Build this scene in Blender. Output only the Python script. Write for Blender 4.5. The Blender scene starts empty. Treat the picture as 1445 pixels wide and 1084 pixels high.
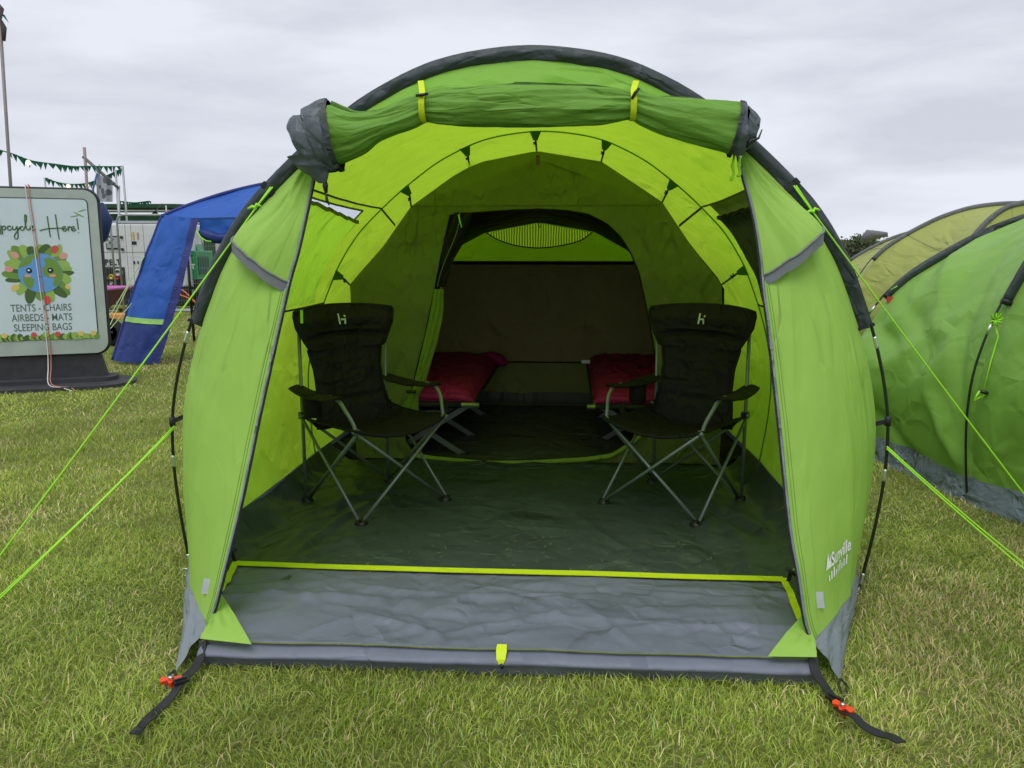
import bpy, math, random
import numpy as np
from mathutils import Vector, Matrix, noise as mn, geometry as mg
random.seed(7)
sc = bpy.context.scene
C = sc.collection
PI = math.pi
R = math.radians

# ------------------------------------------------------------------ camera
FPX, CX, CY, HC = 1110.0, 722.5, 542.0, 1.32
TH = math.atan(187/1110)
YAW = R(4.2)
ORG = (0.011, 2.98)
cam = bpy.data.cameras.new('camera'); camo = bpy.data.objects.new('camera', cam); C.objects.link(camo)
camo.location = (0, 0, HC); camo.rotation_euler = (PI/2-TH, 0, 0)
cam.sensor_width = 36; cam.lens = 36*FPX/1445; cam.clip_start = .05; cam.clip_end = 3000
sc.camera = camo

# survey helpers: a sight line of the camera met with a known plane gives a real place
def ray(px, py):
    x = (px-CX)/FPX; y = -(py-CY)/FPX
    return (x, math.cos(TH)+y*math.sin(TH), -math.sin(TH)+y*math.cos(TH))
def G(px, py, z=0.0):
    d = ray(px, py); t = (z-HC)/d[2]; return Vector((d[0]*t, d[1]*t, z))
def W(px, py, Y):
    d = ray(px, py); t = Y/d[1]; return Vector((d[0]*t, Y, HC+d[2]*t))
cy_, sy_ = math.cos(YAW), math.sin(YAW)
def w2t(w):
    dx, dy = w[0]-ORG[0], w[1]-ORG[1]
    return Vector((dx*cy_-dy*sy_, dx*sy_+dy*cy_, w[2]))
def t2w(p):
    return Vector((ORG[0]+p[0]*cy_+p[1]*sy_, ORG[1]-p[0]*sy_+p[1]*cy_, p[2]))
def S(px, py, v=0.0, k=0.0):
    """tent-space point on the plane y = v + k*z"""
    d = ray(px, py)
    dv = d[0]*sy_+d[1]*cy_
    o = -(ORG[0]*sy_+ORG[1]*cy_)
    t = (v+k*HC-o)/(dv-k*d[2])
    return w2t((d[0]*t, d[1]*t, HC+d[2]*t))

# ------------------------------------------------------------------ mesh helpers
def link(o, parent=None):
    C.objects.link(o)
    if parent is not None: o.parent = parent
    return o
def empty(name, loc=(0, 0, 0), rz=0.0):
    o = bpy.data.objects.new(name, None); o.location = loc; o.rotation_euler = (0, 0, rz)
    o.empty_display_size = .1
    return link(o)
def tag(o, label=None, cat=None, group=None, kind=None):
    if label: o['label'] = label
    if cat: o['category'] = cat
    if group: o['group'] = group
    if kind: o['kind'] = kind
    return o

class MB:
    def __init__(s): s.v = []; s.f = []; s.uv = []; s.flat = set()
    def add(s, vs, fs, uvs=None, flat=False):
        b = len(s.v); s.v += [tuple(v) for v in vs]
        for i, f in enumerate(fs):
            if flat: s.flat.add(len(s.f))
            s.f.append(tuple(b+j for j in f))
            s.uv.append([uvs[j] for j in f] if uvs else None)
        return s
    def box(s, c, d, rz=0.0, M=None):
        c = Vector(c); x, y, z = d[0]/2, d[1]/2, d[2]/2
        rm = Matrix.Rotation(rz, 3, 'Z')
        vs = []
        for sx in (-1, 1):
            for sy in (-1, 1):
                for sz in (-1, 1):
                    p = rm @ Vector((sx*x, sy*y, sz*z))+c
                    vs.append(M @ p if M else p)
        return s.add(vs, [(0, 1, 3, 2), (4, 6, 7, 5), (0, 4, 5, 1), (2, 3, 7, 6), (0, 2, 6, 4), (1, 5, 7, 3)], flat=True)
    def grid(s, fn, n, m, us=1.0, vs_=1.0, skip=None, close=False):
        P = []; U = []
        for i in range(n+1):
            for j in range(m+1):
                a, b = i/n, j/m
                P.append(fn(a, b)); U.append((a*us, b*vs_))
        F = []
        for i in range(n):
            for j in range(m):
                if skip and skip(i, j): continue
                k = i*(m+1)+j
                F.append((k, k+m+1, k+m+2, k+1))
        return s.add(P, F, U)
    def tube(s, path, r, n=8, cap=True, sq=1.0, up=None, rfn=None):
        path = [Vector(p) for p in path]
        if isinstance(r, (int, float)): r = [r]*len(path)
        base = len(s.v); prev = None
        vs = []; L = 0; uv = []
        for i, p in enumerate(path):
            a = path[max(i-1, 0)]; b = path[min(i+1, len(path)-1)]
            t = (b-a).normalized()
            if i: L += (p-path[i-1]).length
            if prev is None:
                ref = Vector(up) if up else (Vector((0, 0, 1)) if abs(t.z) < .9 else Vector((1, 0, 0)))
            else: ref = prev
            x = (ref-t*ref.dot(t)).normalized(); y = t.cross(x); prev = x
            for k in range(n):
                an = 2*PI*k/n
                rr = r[i]*(rfn(i, an) if rfn else 1)
                vs.append(p+x*math.cos(an)*rr+y*math.sin(an)*rr*sq)
                uv.append((L, k/n*2*PI*r[i]))
        fs = []
        for i in range(len(path)-1):
            for k in range(n):
                a = i*n+k; b = i*n+(k+1) % n
                fs.append((a, b, b+n, a+n))
        if cap:
            fs.append(tuple(range(n-1, -1, -1))); fs.append(tuple((len(path)-1)*n+k for k in range(n)))
        return s.add(vs, fs, uv)
    def ribbon(s, path, w, side, th=.0015):
        """flat band: path points, width w, side = width direction (vector or list), th thickness"""
        path = [Vector(p) for p in path]; vs = []; fs = []; uv = []; L = 0
        for i, p in enumerate(path):
            a = path[max(i-1, 0)]; b = path[min(i+1, len(path)-1)]
            t = (b-a).normalized(); sd = Vector(side[i] if isinstance(side, list) else side)
            sd = (sd-t*sd.dot(t)).normalized(); nn = t.cross(sd)
            ww = w[i] if isinstance(w, list) else w
            if i: L += (p-path[i-1]).length
            for q in ((-1, -1), (1, -1), (1, 1), (-1, 1)):
                vs.append(p+sd*q[0]*ww/2+nn*q[1]*th/2); uv.append((L, q[0]*ww/2))
        for i in range(len(path)-1):
            for k in range(4):
                a = i*4+k; b = i*4+(k+1) % 4; fs.append((a, b, b+4, a+4))
        fs.append((3, 2, 1, 0)); e = (len(path)-1)*4; fs.append((e, e+1, e+2, e+3))
        return s.add(vs, fs, uv, flat=True)
    def lathe(s, prof, c, n=24, axis='Z', M=None):
        vs = []
        for (r, h) in prof:
            for k in range(n):
                a = 2*PI*k/n; x, y = r*math.cos(a), r*math.sin(a)
                p = Vector((x, y, h)) if axis == 'Z' else (Vector((h, x, y)) if axis == 'X' else Vector((x, h, y)))
                if M: p = M @ p
                vs.append(p+Vector(c))
        fs = []
        for i in range(len(prof)-1):
            for k in range(n):
                a = i*n+k; b = i*n+(k+1) % n; fs.append((a, b, b+n, a+n))
        fs.append(tuple(range(n))); fs.append(tuple((len(prof)-1)*n+k for k in range(n)))
        return s.add(vs, fs)
    def prism(s, poly, z0, z1, M):
        """extrude a 2-D polygon between two depths, M maps (x,y,z)->place"""
        n = len(poly)
        vs = [M(x, y, z0) for x, y in poly]+[M(x, y, z1) for x, y in poly]
        fs = [tuple(range(n-1, -1, -1)), tuple(range(n, 2*n))]+[(i, (i+1) % n, (i+1) % n+n, i+n) for i in range(n)]
        return s.add(vs, fs, flat=True)
    def build(s, name, mat, parent=None, smooth=True):
        me = bpy.data.meshes.new(name); me.from_pydata(s.v, [], s.f)
        ul = me.uv_layers.new(name='UVMap')
        k = 0
        dat = np.zeros(len(me.loops)*2, np.float32)
        for u, f in zip(s.uv, s.f):
            for j in range(len(f)):
                if u: dat[2*k] = u[j][0]; dat[2*k+1] = u[j][1]
                k += 1
        ul.data.foreach_set('uv', dat)
        for m in (mat if isinstance(mat, (list, tuple)) else [mat]): me.materials.append(m)
        if smooth:
            me.polygons.foreach_set('use_smooth', [i not in s.flat for i in range(len(me.polygons))])
        me.update()
        return link(bpy.data.objects.new(name, me), parent)

def resample(pts, n):
    pts = [Vector(p) for p in pts]
    d = [0]
    for a, b in zip(pts, pts[1:]): d.append(d[-1]+(b-a).length)
    out = []; j = 0
    for i in range(n+1):
        s = d[-1]*i/n
        while j < len(pts)-2 and d[j+1] < s: j += 1
        f = (s-d[j])/max(d[j+1]-d[j], 1e-9)
        out.append(pts[j].lerp(pts[j+1], min(max(f, 0), 1)))
    return out
def spline(pts, n):
    """Catmull-Rom through points, resampled evenly"""
    p = [Vector(q) for q in pts]; p = [p[0]*2-p[1]]+p+[p[-1]*2-p[-2]]
    out = []
    for i in range(1, len(p)-2):
        for k in range(8):
            t = k/8; a, b, c, d = p[i-1], p[i], p[i+1], p[i+2]
            out.append(.5*((2*b)+(c-a)*t+(2*a-5*b+4*c-d)*t*t+(3*b-a-3*c+d)*t**3))
    out.append(p[-2])
    return resample(out, n)
def lerpt(tab, x):
    for (a, b), (c, d) in zip(tab, tab[1:]):
        if x <= c: return b+(d-b)*max(0, (x-a))/(c-a)
    return tab[-1][1]
def make_folds(n, x0, x1, y0, y1, lmin, lmax, a0, a1, seed, w=.03, amp=.01):
    """straight packing creases: (midpoint, direction, half length, width, height)"""
    r = random.Random(seed); out = []
    for _ in range(n):
        a = r.uniform(a0, a1); out.append((r.uniform(x0, x1), r.uniform(y0, y1), math.cos(a), math.sin(a), r.uniform(lmin, lmax)/2, w*r.uniform(.5, 1.6), amp*r.uniform(.4, 1)*r.choice((1, 1, -1))))
    return out
def fold_h(F, x, y):
    h = 0.0
    for (cx, cy, dx, dy, L, w, am) in F:
        X = x-cx; Y = y-cy; s = X*dx+Y*dy
        if abs(s) > L: continue
        d = abs(-X*dy+Y*dx)
        if d > w: continue
        h += am*(1-d/w)**1.3*(1-(s/L)**2)
    return h
def nz(x, y, z=0.0): return mn.noise(Vector((x, y, z)))
def crease(x, y, z=0.0): return 1-2*abs(mn.noise(Vector((x, y, z))))

def patch(outer, holes, step, fn):
    """triangulated flat region (x,y) with holes, mapped by fn; returns verts, faces, uvs"""
    vs = []; es = []
    def ring(poly):
        pl = []
        for a, b in zip(poly, poly[1:]+poly[:1]):
            a = Vector(a); b = Vector(b); k = max(1, int((b-a).length/step))
            pl += [a.lerp(b, i/k) for i in range(k)]
        s0 = len(vs); vs.extend(pl); es.extend([(s0+i, s0+(i+1) % len(pl)) for i in range(len(pl))])
        return pl
    def inside(p, poly):
        c = False; n = len(poly)
        for i in range(n):
            x1, y1 = poly[i]; x2, y2 = poly[(i+1) % n]
            if (y1 > p[1]) != (y2 > p[1]) and p[0] < (x2-x1)*(p[1]-y1)/(y2-y1)+x1: c = not c
        return c
    ring([tuple(q) for q in outer])
    for h in holes: ring([tuple(q) for q in h])
    xs = [p[0] for p in outer]; ys = [p[1] for p in outer]
    x = min(xs)+step/2; row = 0
    while x < max(xs):
        y = min(ys)+step*(.5 if row % 2 else .9)
        while y < max(ys):
            q = (x+random.uniform(-.2, .2)*step, y+random.uniform(-.2, .2)*step)
            if inside(q, outer) and not any(inside(q, h) for h in holes): vs.append(Vector(q))
            y += step
        x += step; row += 1
    vo, eo, fo, *_ = mg.delaunay_2d_cdt([Vector(v[:2]) for v in vs], es, [], 0, 1e-5)
    fs = []
    for f in fo:
        c = sum((vo[i] for i in f), Vector((0, 0)))/len(f)
        if inside(c, outer) and not any(inside(c, h) for h in holes): fs.append(tuple(f))
    return [fn(v[0], v[1]) for v in vo], fs, [(v[0], v[1]) for v in vo]

def text_mesh(body, size, bold=0.0):
    cu = bpy.data.curves.new('tmp', 'FONT'); cu.body = body; cu.size = size; cu.align_x = 'CENTER'; cu.offset = bold
    ob = bpy.data.objects.new('tmp', cu); C.objects.link(ob)
    dg = bpy.context.evaluated_depsgraph_get(); dg.update()
    me = bpy.data.meshes.new_from_object(ob.evaluated_get(dg))
    vs = [tuple(v.co) for v in me.vertices]; fs = [tuple(p.vertices) for p in me.polygons]
    bpy.data.objects.remove(ob); bpy.data.curves.remove(cu); bpy.data.meshes.remove(me)
    return vs, fs

# ------------------------------------------------------------------ materials
class NT:
    def __init__(s, name):
        s.m = bpy.data.materials.new(name); s.m.use_nodes = True; s.t = s.m.node_tree; s.t.nodes.clear()
        s.out = s.n('ShaderNodeOutputMaterial')
    def n(s, typ, **kw):
        nd = s.t.nodes.new(typ)
        for k, v in kw.items():
            if k.startswith('_'): setattr(nd, k[1:], v)
            else: nd.inputs[k.replace('0', ' ') if k not in nd.inputs else k].default_value = v
        return nd
    def l(s, a, b): s.t.links.new(a, b)
def c4(c): return (c[0], c[1], c[2], 1.0)

def fabric(name, col, trans=(0, 0, 0), rough=.6, spec=.25, cr=1.0, cs=1.0, stretch=(1, 1), mottle=.12, fine=1.0, sheen=0.0, dirt=0.0):
    """woven tent cloth: diffuse + translucent + soft gloss, folds and crumple as bump"""
    N = NT(name)
    tc = N.n('ShaderNodeTexCoord')
    mp = N.n('ShaderNodeMapping'); mp.inputs['Scale'].default_value = (stretch[0], stretch[1], 1)
    N.l(tc.outputs['UV'], mp.inputs['Vector'])
    # distortion
    n0 = N.n('ShaderNodeTexNoise'); n0.inputs['Scale'].default_value = 3*cs; n0.inputs['Detail'].default_value = 2
    N.l(mp.outputs[0], n0.inputs['Vector'])
    mx = N.n('ShaderNodeMixRGB', _blend_type='ADD'); mx.inputs[0].default_value = .10/cs
    N.l(mp.outputs[0], mx.inputs[1]); N.l(n0.outputs['Color'], mx.inputs[2])
    # crumple: planar facets meeting in straight fold lines
    def facets(scale):
        v = N.n('ShaderNodeTexVoronoi'); v.inputs['Scale'].default_value = scale; N.l(mx.outputs[0], v.inputs['Vector'])
        e = N.n('ShaderNodeTexVoronoi', _feature='DISTANCE_TO_EDGE'); e.inputs['Scale'].default_value = scale; N.l(mx.outputs[0], e.inputs['Vector'])
        d = N.n('ShaderNodeVectorMath', _operation='SUBTRACT'); N.l(mx.outputs[0], d.inputs[0]); N.l(v.outputs['Position'], d.inputs[1])
        c = N.n('ShaderNodeVectorMath', _operation='SUBTRACT'); c.inputs[1].default_value = (.5, .5, .5); N.l(v.outputs['Color'], c.inputs[0])
        q = N.n('ShaderNodeVectorMath', _operation='DOT_PRODUCT'); N.l(d.outputs[0], q.inputs[0]); N.l(c.outputs[0], q.inputs[1])
        m = N.n('ShaderNodeMapRange'); m.inputs[1].default_value = 0; m.inputs[2].default_value = .16; N.l(e.outputs['Distance'], m.inputs[0])
        o = N.n('ShaderNodeMath', _operation='MULTIPLY'); N.l(q.outputs['Value'], o.inputs[0]); N.l(m.outputs[0], o.inputs[1])
        return o.outputs[0]
    f1, f2 = facets(4.5*cs), facets(11*cs)
    n1 = N.n('ShaderNodeTexNoise'); n1.inputs['Scale'].default_value = 2.2*cs; n1.inputs['Detail'].default_value = 4; n1.inputs['Roughness'].default_value = .5
    N.l(mp.outputs[0], n1.inputs['Vector'])
    sb = N.n('ShaderNodeMath', _operation='SUBTRACT'); sb.inputs[1].default_value = .5; ab = N.n('ShaderNodeMath', _operation='ABSOLUTE')
    N.l(n1.outputs['Fac'], sb.inputs[0]); N.l(sb.outputs[0], ab.inputs[0])
    nm = N.n('ShaderNodeTexNoise'); nm.inputs['Scale'].default_value = 1.7; N.l(tc.outputs['UV'], nm.inputs['Vector'])
    mr = N.n('ShaderNodeMapRange'); mr.inputs[1].default_value = .40; mr.inputs[2].default_value = .62; mr.inputs[3].default_value = .25; mr.inputs[4].default_value = 1
    N.l(nm.outputs['Fac'], mr.inputs[0])
    a1 = N.n('ShaderNodeMath', _operation='MULTIPLY_ADD'); a1.inputs[1].default_value = .8; N.l(f2, a1.inputs[0]); N.l(f1, a1.inputs[2])
    a2 = N.n('ShaderNodeMath', _operation='MULTIPLY'); N.l(a1.outputs[0], a2.inputs[0]); N.l(mr.outputs[0], a2.inputs[1])
    a4 = N.n('ShaderNodeMath', _operation='MULTIPLY'); a4.inputs[1].default_value = .42*cr; N.l(a2.outputs[0], a4.inputs[0])
    a3 = N.n('ShaderNodeMath', _operation='MULTIPLY_ADD'); a3.inputs[1].default_value = .045*cr/cs; N.l(ab.outputs[0], a3.inputs[0]); N.l(a4.outputs[0], a3.inputs[2])
    b1 = N.n('ShaderNodeBump'); b1.inputs['Strength'].default_value = 1; b1.inputs['Distance'].default_value = 1.0
    N.l(a3.outputs[0], b1.inputs['Height'])
    # weave
    nf = N.n('ShaderNodeTexNoise'); nf.inputs['Scale'].default_value = 420; nf.inputs['Detail'].default_value = 1
    N.l(tc.outputs['UV'], nf.inputs['Vector'])
    b2 = N.n('ShaderNodeBump'); b2.inputs['Strength'].default_value = .12*fine; b2.inputs['Distance'].default_value = .001
    N.l(nf.outputs['Fac'], b2.inputs['Height']); N.l(b1.outputs[0], b2.inputs['Normal'])
    # colour mottle
    nc = N.n('ShaderNodeTexNoise'); nc.inputs['Scale'].default_value = 3.3; nc.inputs['Detail'].default_value = 6; nc.inputs['Roughness'].default_value = .65
    N.l(tc.outputs['UV'], nc.inputs['Vector'])
    rr = N.n('ShaderNodeMapRange'); rr.inputs[1].default_value = .25; rr.inputs[2].default_value = .75; rr.inputs[3].default_value = 1-mottle; rr.inputs[4].default_value = 1+mottle
    N.l(nc.outputs['Fac'], rr.inputs[0])
    def tint(c):
        vm = N.n('ShaderNodeVectorMath', _operation='SCALE'); vm.inputs[0].default_value = c[:3]; N.l(rr.outputs[0], vm.inputs['Scale'])
        if dirt <= 0: return vm.outputs[0]
        nd = N.n('ShaderNodeTexNoise'); nd.inputs['Scale'].default_value = 9; nd.inputs['Detail'].default_value = 8; nd.inputs['Roughness'].default_value = .75
        N.l(tc.outputs['UV'], nd.inputs['Vector'])
        dr = N.n('ShaderNodeMapRange'); dr.inputs[1].default_value = .56; dr.inputs[2].default_value = .74; dr.inputs[4].default_value = dirt
        N.l(nd.outputs['Fac'], dr.inputs[0])
        mc = N.n('ShaderNodeMixRGB'); mc.inputs[2].default_value = (.16, .15, .1, 1)
        N.l(dr.outputs[0], mc.inputs[0]); N.l(vm.outputs[0], mc.inputs[1]); return mc.outputs[0]
    p = N.n('ShaderNodeBsdfPrincipled'); p.inputs['Roughness'].default_value = rough
    p.inputs['Specular IOR Level'].default_value = spec
    if sheen: p.inputs['Sheen Weight'].default_value = sheen
    N.l(tint(col), p.inputs['Base Color']); N.l(b2.outputs[0], p.inputs['Normal'])
    if max(trans) > 0:
        t = N.n('ShaderNodeBsdfTranslucent'); N.l(tint(trans), t.inputs['Color']); N.l(b1.outputs[0], t.inputs['Normal'])
        ad = N.n('ShaderNodeAddShader'); N.l(p.outputs[0], ad.inputs[0]); N.l(t.outputs[0], ad.inputs[1]); N.l(ad.outputs[0], N.out.inputs[0])
    else: N.l(p.outputs[0], N.out.inputs[0])
    return N.m

def plain(name, col, rough=.5, metal=0.0, spec=.4, mottle=.08, nscale=20.0, bump=.1, bd=.002):
    N = NT(name); tc = N.n('ShaderNodeTexCoord')
    n = N.n('ShaderNodeTexNoise'); n.inputs['Scale'].default_value = nscale; n.inputs['Detail'].default_value = 6; n.inputs['Roughness'].default_value = .6
    N.l(tc.outputs['Object'], n.inputs['Vector'])
    rr = N.n('ShaderNodeMapRange'); rr.inputs[1].default_value = .3; rr.inputs[2].default_value = .7; rr.inputs[3].default_value = 1-mottle; rr.inputs[4].default_value = 1+mottle
    N.l(n.outputs['Fac'], rr.inputs[0])
    vm = N.n('ShaderNodeVectorMath', _operation='SCALE'); vm.inputs[0].default_value = col[:3]; N.l(rr.outputs[0], vm.inputs['Scale'])
    p = N.n('ShaderNodeBsdfPrincipled'); p.inputs['Roughness'].default_value = rough; p.inputs['Metallic'].default_value = metal
    p.inputs['Specular IOR Level'].default_value = spec
    b = N.n('ShaderNodeBump'); b.inputs['Strength'].default_value = bump; b.inputs['Distance'].default_value = bd
    N.l(n.outputs['Fac'], b.inputs['Height']); N.l(b.outputs[0], p.inputs['Normal'])
    N.l(vm.outputs[0], p.inputs['Base Color']); N.l(p.outputs[0], N.out.inputs[0])
    return N.m
def mesh_cloth(name, col, trans, hole=.5, scale=260):
    """insect netting: weave with real see-through gaps"""
    N = NT(name); tc = N.n('ShaderNodeTexCoord'); d = N.n('ShaderNodeBsdfDiffuse'); d.inputs[0].default_value = c4(col)
    t = N.n('ShaderNodeBsdfTranslucent'); t.inputs[0].default_value = c4(trans)
    ad = N.n('ShaderNodeAddShader'); N.l(d.outputs[0], ad.inputs[0]); N.l(t.outputs[0], ad.inputs[1])
    tr = N.n('ShaderNodeBsdfTransparent')
    w = N.n('ShaderNodeTexWave'); w.inputs['Scale'].default_value = scale/18; w.inputs['Distortion'].default_value = 3; w.inputs['Detail Scale'].default_value = .4
    N.l(tc.outputs['UV'], w.inputs['Vector'])
    r = N.n('ShaderNodeMapRange'); r.inputs[1].default_value = .3; r.inputs[2].default_value = .7; r.inputs[3].default_value = hole*.4; r.inputs[4].default_value = min(1, hole*1.5)
    N.l(w.outputs['Fac'], r.inputs[0])
    cm = N.n('ShaderNodeMixRGB'); cm.inputs[1].default_value = (.03, .04, .012, 1); cm.inputs[2].default_value = c4(trans); N.l(w.outputs['Fac'], cm.inputs[0]); N.l(cm.outputs[0], t.inputs[0]); N.l(cm.outputs[0], d.inputs[0])
    m = N.n('ShaderNodeMixShader'); N.l(r.outputs[0], m.inputs[0]); N.l(ad.outputs[0], m.inputs[1]); N.l(tr.outputs[0], m.inputs[2]); N.l(m.outputs[0], N.out.inputs[0])
    return N.m
def clear_film(name):
    N = NT(name); tr = N.n('ShaderNodeBsdfTransparent'); tr.inputs[0].default_value = (.93, .95, .95, 1)
    g = N.n('ShaderNodeBsdfGlossy'); g.inputs['Roughness'].default_value = .12
    m = N.n('ShaderNodeMixShader'); m.inputs[0].default_value = .12
    tl_ = N.n('ShaderNodeBsdfTranslucent'); tl_.inputs[0].default_value = (.86, .88, .88, 1); m2 = N.n('ShaderNodeMixShader'); m2.inputs[0].default_value = .7; N.l(tr.outputs[0], m2.inputs[1]); N.l(tl_.outputs[0], m2.inputs[2])
    N.l(m2.outputs[0], m.inputs[1]); N.l(g.outputs[0], m.inputs[2]); N.l(m.outputs[0], N.out.inputs[0]); return N.m
def lamp_mat(name, col, s):
    N = NT(name); e = N.n('ShaderNodeEmission'); e.inputs[0].default_value = c4(col); e.inputs[1].default_value = s; N.l(e.outputs[0], N.out.inputs[0]); return N.m

M = {}
GCOL = (.22, .43, .055); GTR = (.275, .415, .022)
M['fly'] = fabric('green flysheet polyester', GCOL, GTR, rough=.55, cr=.55, cs=.8, stretch=(1, 1), mottle=.05)
M['fly_front'] = fabric('green front panel polyester', (.285, .475, .085), (.10, .19, .01), rough=.6, spec=.2, cr=.42, cs=.9, stretch=(.45, 1.6), mottle=.05)
M['fly_roll'] = fabric('green rolled polyester', (.15, .33, .04), (.015, .03, .002), rough=.55, spec=.25, cr=.6, cs=1.5, stretch=(.5, 2.2), mottle=.08)  # darker than the flysheet green: shade on the roll is put into the colour
M['fly_head'] = fabric('green header polyester', (.20, .42, .05), (.09, .16, .008), rough=.55, spec=.22, cr=.35, cs=.8, stretch=(.5, 2.0), mottle=.06)
M['sleeve'] = fabric('charcoal sleeve cloth', (.036, .050, .053), rough=.5, spec=.4, cr=.7, cs=1.6, stretch=(.8, 2.2), mottle=.1)
M['skirt'] = fabric('slate grey skirt cloth', (.20, .235, .26), (.02, .025, .03), rough=.45, spec=.45, cr=.8, cs=1.5, mottle=.12, dirt=.1)
M['sill'] = fabric('slate grey groundsheet underside', (.155, .172, .222), rough=.5, spec=.4, cr=.6, cs=.7, mottle=.1, dirt=.15)
M['floor'] = fabric('dark green groundsheet', (.052, .072, .062), rough=.40, spec=.5, cr=.5, cs=.7, mottle=.22, dirt=.12)
M['inner'] = fabric('dark green inner tent cloth', (.155, .19, .05), (.030, .042, .005), rough=.7, spec=.15, cr=.8, cs=1.1, stretch=(1.4, .8), mottle=.09)
M['inner_flap'] = fabric('light green inner flap cloth', (.20, .30, .04), (.07, .11, .008), rough=.6, spec=.2, cr=.7, cs=2, stretch=(1, 1), mottle=.1)
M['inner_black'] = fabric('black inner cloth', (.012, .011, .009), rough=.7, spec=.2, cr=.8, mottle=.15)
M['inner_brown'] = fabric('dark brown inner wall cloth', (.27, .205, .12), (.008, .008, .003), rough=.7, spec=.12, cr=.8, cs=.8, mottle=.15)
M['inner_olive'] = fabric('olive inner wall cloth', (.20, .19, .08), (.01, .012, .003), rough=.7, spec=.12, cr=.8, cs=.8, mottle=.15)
M['inner_top'] = fabric('breathable green inner top', (.13, .19, .04), (.20, .28, .035), rough=.6, spec=.15, cr=.6, mottle=.08)
M['net'] = mesh_cloth('insect net', (.30, .36, .12), (.42, .50, .12), .25)
M['black_net'] = fabric('black netting bunched', (.014, .014, .012), (.004, .004, .003), rough=.7, spec=.2, cr=1.5, cs=3, mottle=.3)
M['yellow'] = fabric('lime yellow webbing', (.62, .78, .02), rough=.55, spec=.25, cr=.25, cs=3, mottle=.06)
M['cord'] = plain('neon green cord', (.38, .85, .03), rough=.5, nscale=300, mottle=.1, bump=.4)
M['blackweb'] = fabric('black webbing', (.014, .014, .016), rough=.5, spec=.45, cr=.5, cs=5, mottle=.15, fine=3)
M['blackplastic'] = plain('black plastic', (.012, .012, .013), rough=.38, spec=.5)
M['pole'] = plain('black fibreglass pole', (.012, .012, .013), rough=.3, spec=.6)
M['ferrule'] = plain('steel ferrule', (.62, .66, .64), rough=.3, metal=.85)
M['orange'] = plain('orange plastic', (.82, .07, .012), rough=.38, spec=.5)
M['steel'] = plain('peg steel', (.6, .6, .6), rough=.3, metal=1)
M['hood'] = fabric('grey hood webbing', (.20, .22, .23), rough=.55, spec=.3, cr=.5, cs=2, mottle=.08)
M['chaircloth'] = fabric('black chair polyester', (.015, .0135, .0135), rough=.7, spec=.22, cr=1.0, cs=2.2, mottle=.15, fine=3)
M['chairtube'] = plain('grey powder coated steel tube', (.20, .23, .225), rough=.34, metal=.35, spec=.5)
M['logo'] = plain('pale print', (.66, .72, .62), rough=.6)
M['white'] = plain('white print', (.85, .87, .85), rough=.6)
M['bag'] = fabric('magenta quilted nylon', (.33, .018, .105), (.008, .001, .003), rough=.6, spec=.2, cr=1.0, cs=2.2, mottle=.12)
M['bedcloth'] = fabric('black bed canvas', (.016, .017, .015), rough=.6, spec=.3, cr=.6, mottle=.1)
M['alu'] = plain('aluminium tube', (.62, .64, .62), rough=.32, metal=.9)
M['bedleg'] = plain('grey bed leg', (.17, .19, .185), rough=.4, metal=.4)
M['film'] = clear_film('clear window film')
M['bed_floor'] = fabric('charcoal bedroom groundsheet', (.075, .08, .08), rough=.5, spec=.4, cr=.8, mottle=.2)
M['tabgrey'] = plain('pale grey tab', (.42, .47, .47), rough=.5)
M['pink'] = plain('label red', (.6, .05, .06), rough=.5)
# ------------------------------------------------------------------ the big tent
tent = tag(empty('tunnel_tent', (ORG[0], ORG[1], 0), -YAW), 'open lime green tunnel tent with rolled door and grey sill, two chairs inside', 'tent')
HALF = [(0, 2.043), (.19, 2.027), (.345, 1.993), (.48, 1.938), (.61, 1.868), (.72, 1.79), (.845, 1.69), (.965, 1.58), (1.055, 1.487), (1.13, 1.385), (1.195, 1.275), (1.25, 1.15),
        (1.29, 1.05), (1.326, .945), (1.36, .82), (1.384, .69), (1.392, .56), (1.389, .42), (1.375, .27), (1.355, .12), (1.335, 0)]
def arch_curve(v, off=0.0, su=1.0, sz=1.0, n=96, lean=0.0):
    pts = [Vector((-u*su, v+lean*z, z*sz)) for u, z in reversed(HALF)]+[Vector((u*su, v+lean*z, z*sz)) for u, z in HALF[1:]]
    pts = [Vector((p.x+.021*p.z*su, p.y, p.z)) for p in spline(pts, n)]
    if off:
        out = []
        for i, p in enumerate(pts):
            a = pts[max(0, i-1)]; b = pts[min(n, i+1)]; t = (b-a).normalized(); nn = Vector((t.z, 0, -t.x))
            out.append(p+nn*off)
        pts = out
    return pts
NA = 160
A1 = arch_curve(0, .045, n=NA); A2 = arch_curve(1.45, .045, .985, .985, n=NA)
A3 = arch_curve(3.75, .045, .97, .82, n=NA)
IB0 = next(i for i, p in enumerate(A1) if p.z > .12); IB1 = NA-IB0
def idx_at(z, left=True):
    r = range(NA//2+1) if left else range(NA, NA//2-1, -1)
    for i in r:
        if A1[i].z >= z: return i
    return NA//2
def fly_pt(i, v):
    """surface of the fly at arch index i (float) and depth v"""
    i0 = int(min(max(i, 0), NA-1)); f = i-i0
    def s(A): return A[i0].lerp(A[i0+1], f)
    if v <= 1.45: a, b, t, L = s(A1), s(A2), v/1.45, 1.45
    else: a, b, t, L = s(A2), s(A3), (v-1.45)/2.3, 2.3
    p = a.lerp(b, t)
    q = Vector((p.x, 0, p.z-.75)); k = 1-.022*math.sin(PI*t)*min(L, 1.6)/1.45
    w = .005*nz(i*.22, v*2.2, 3)+.003*crease(i*.09+v*1.5, v*2.5-i*.05)
    q = q*k + q.normalized()*w*math.sin(PI*t)
    return Vector((q.x, v, q.z+.75))
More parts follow.
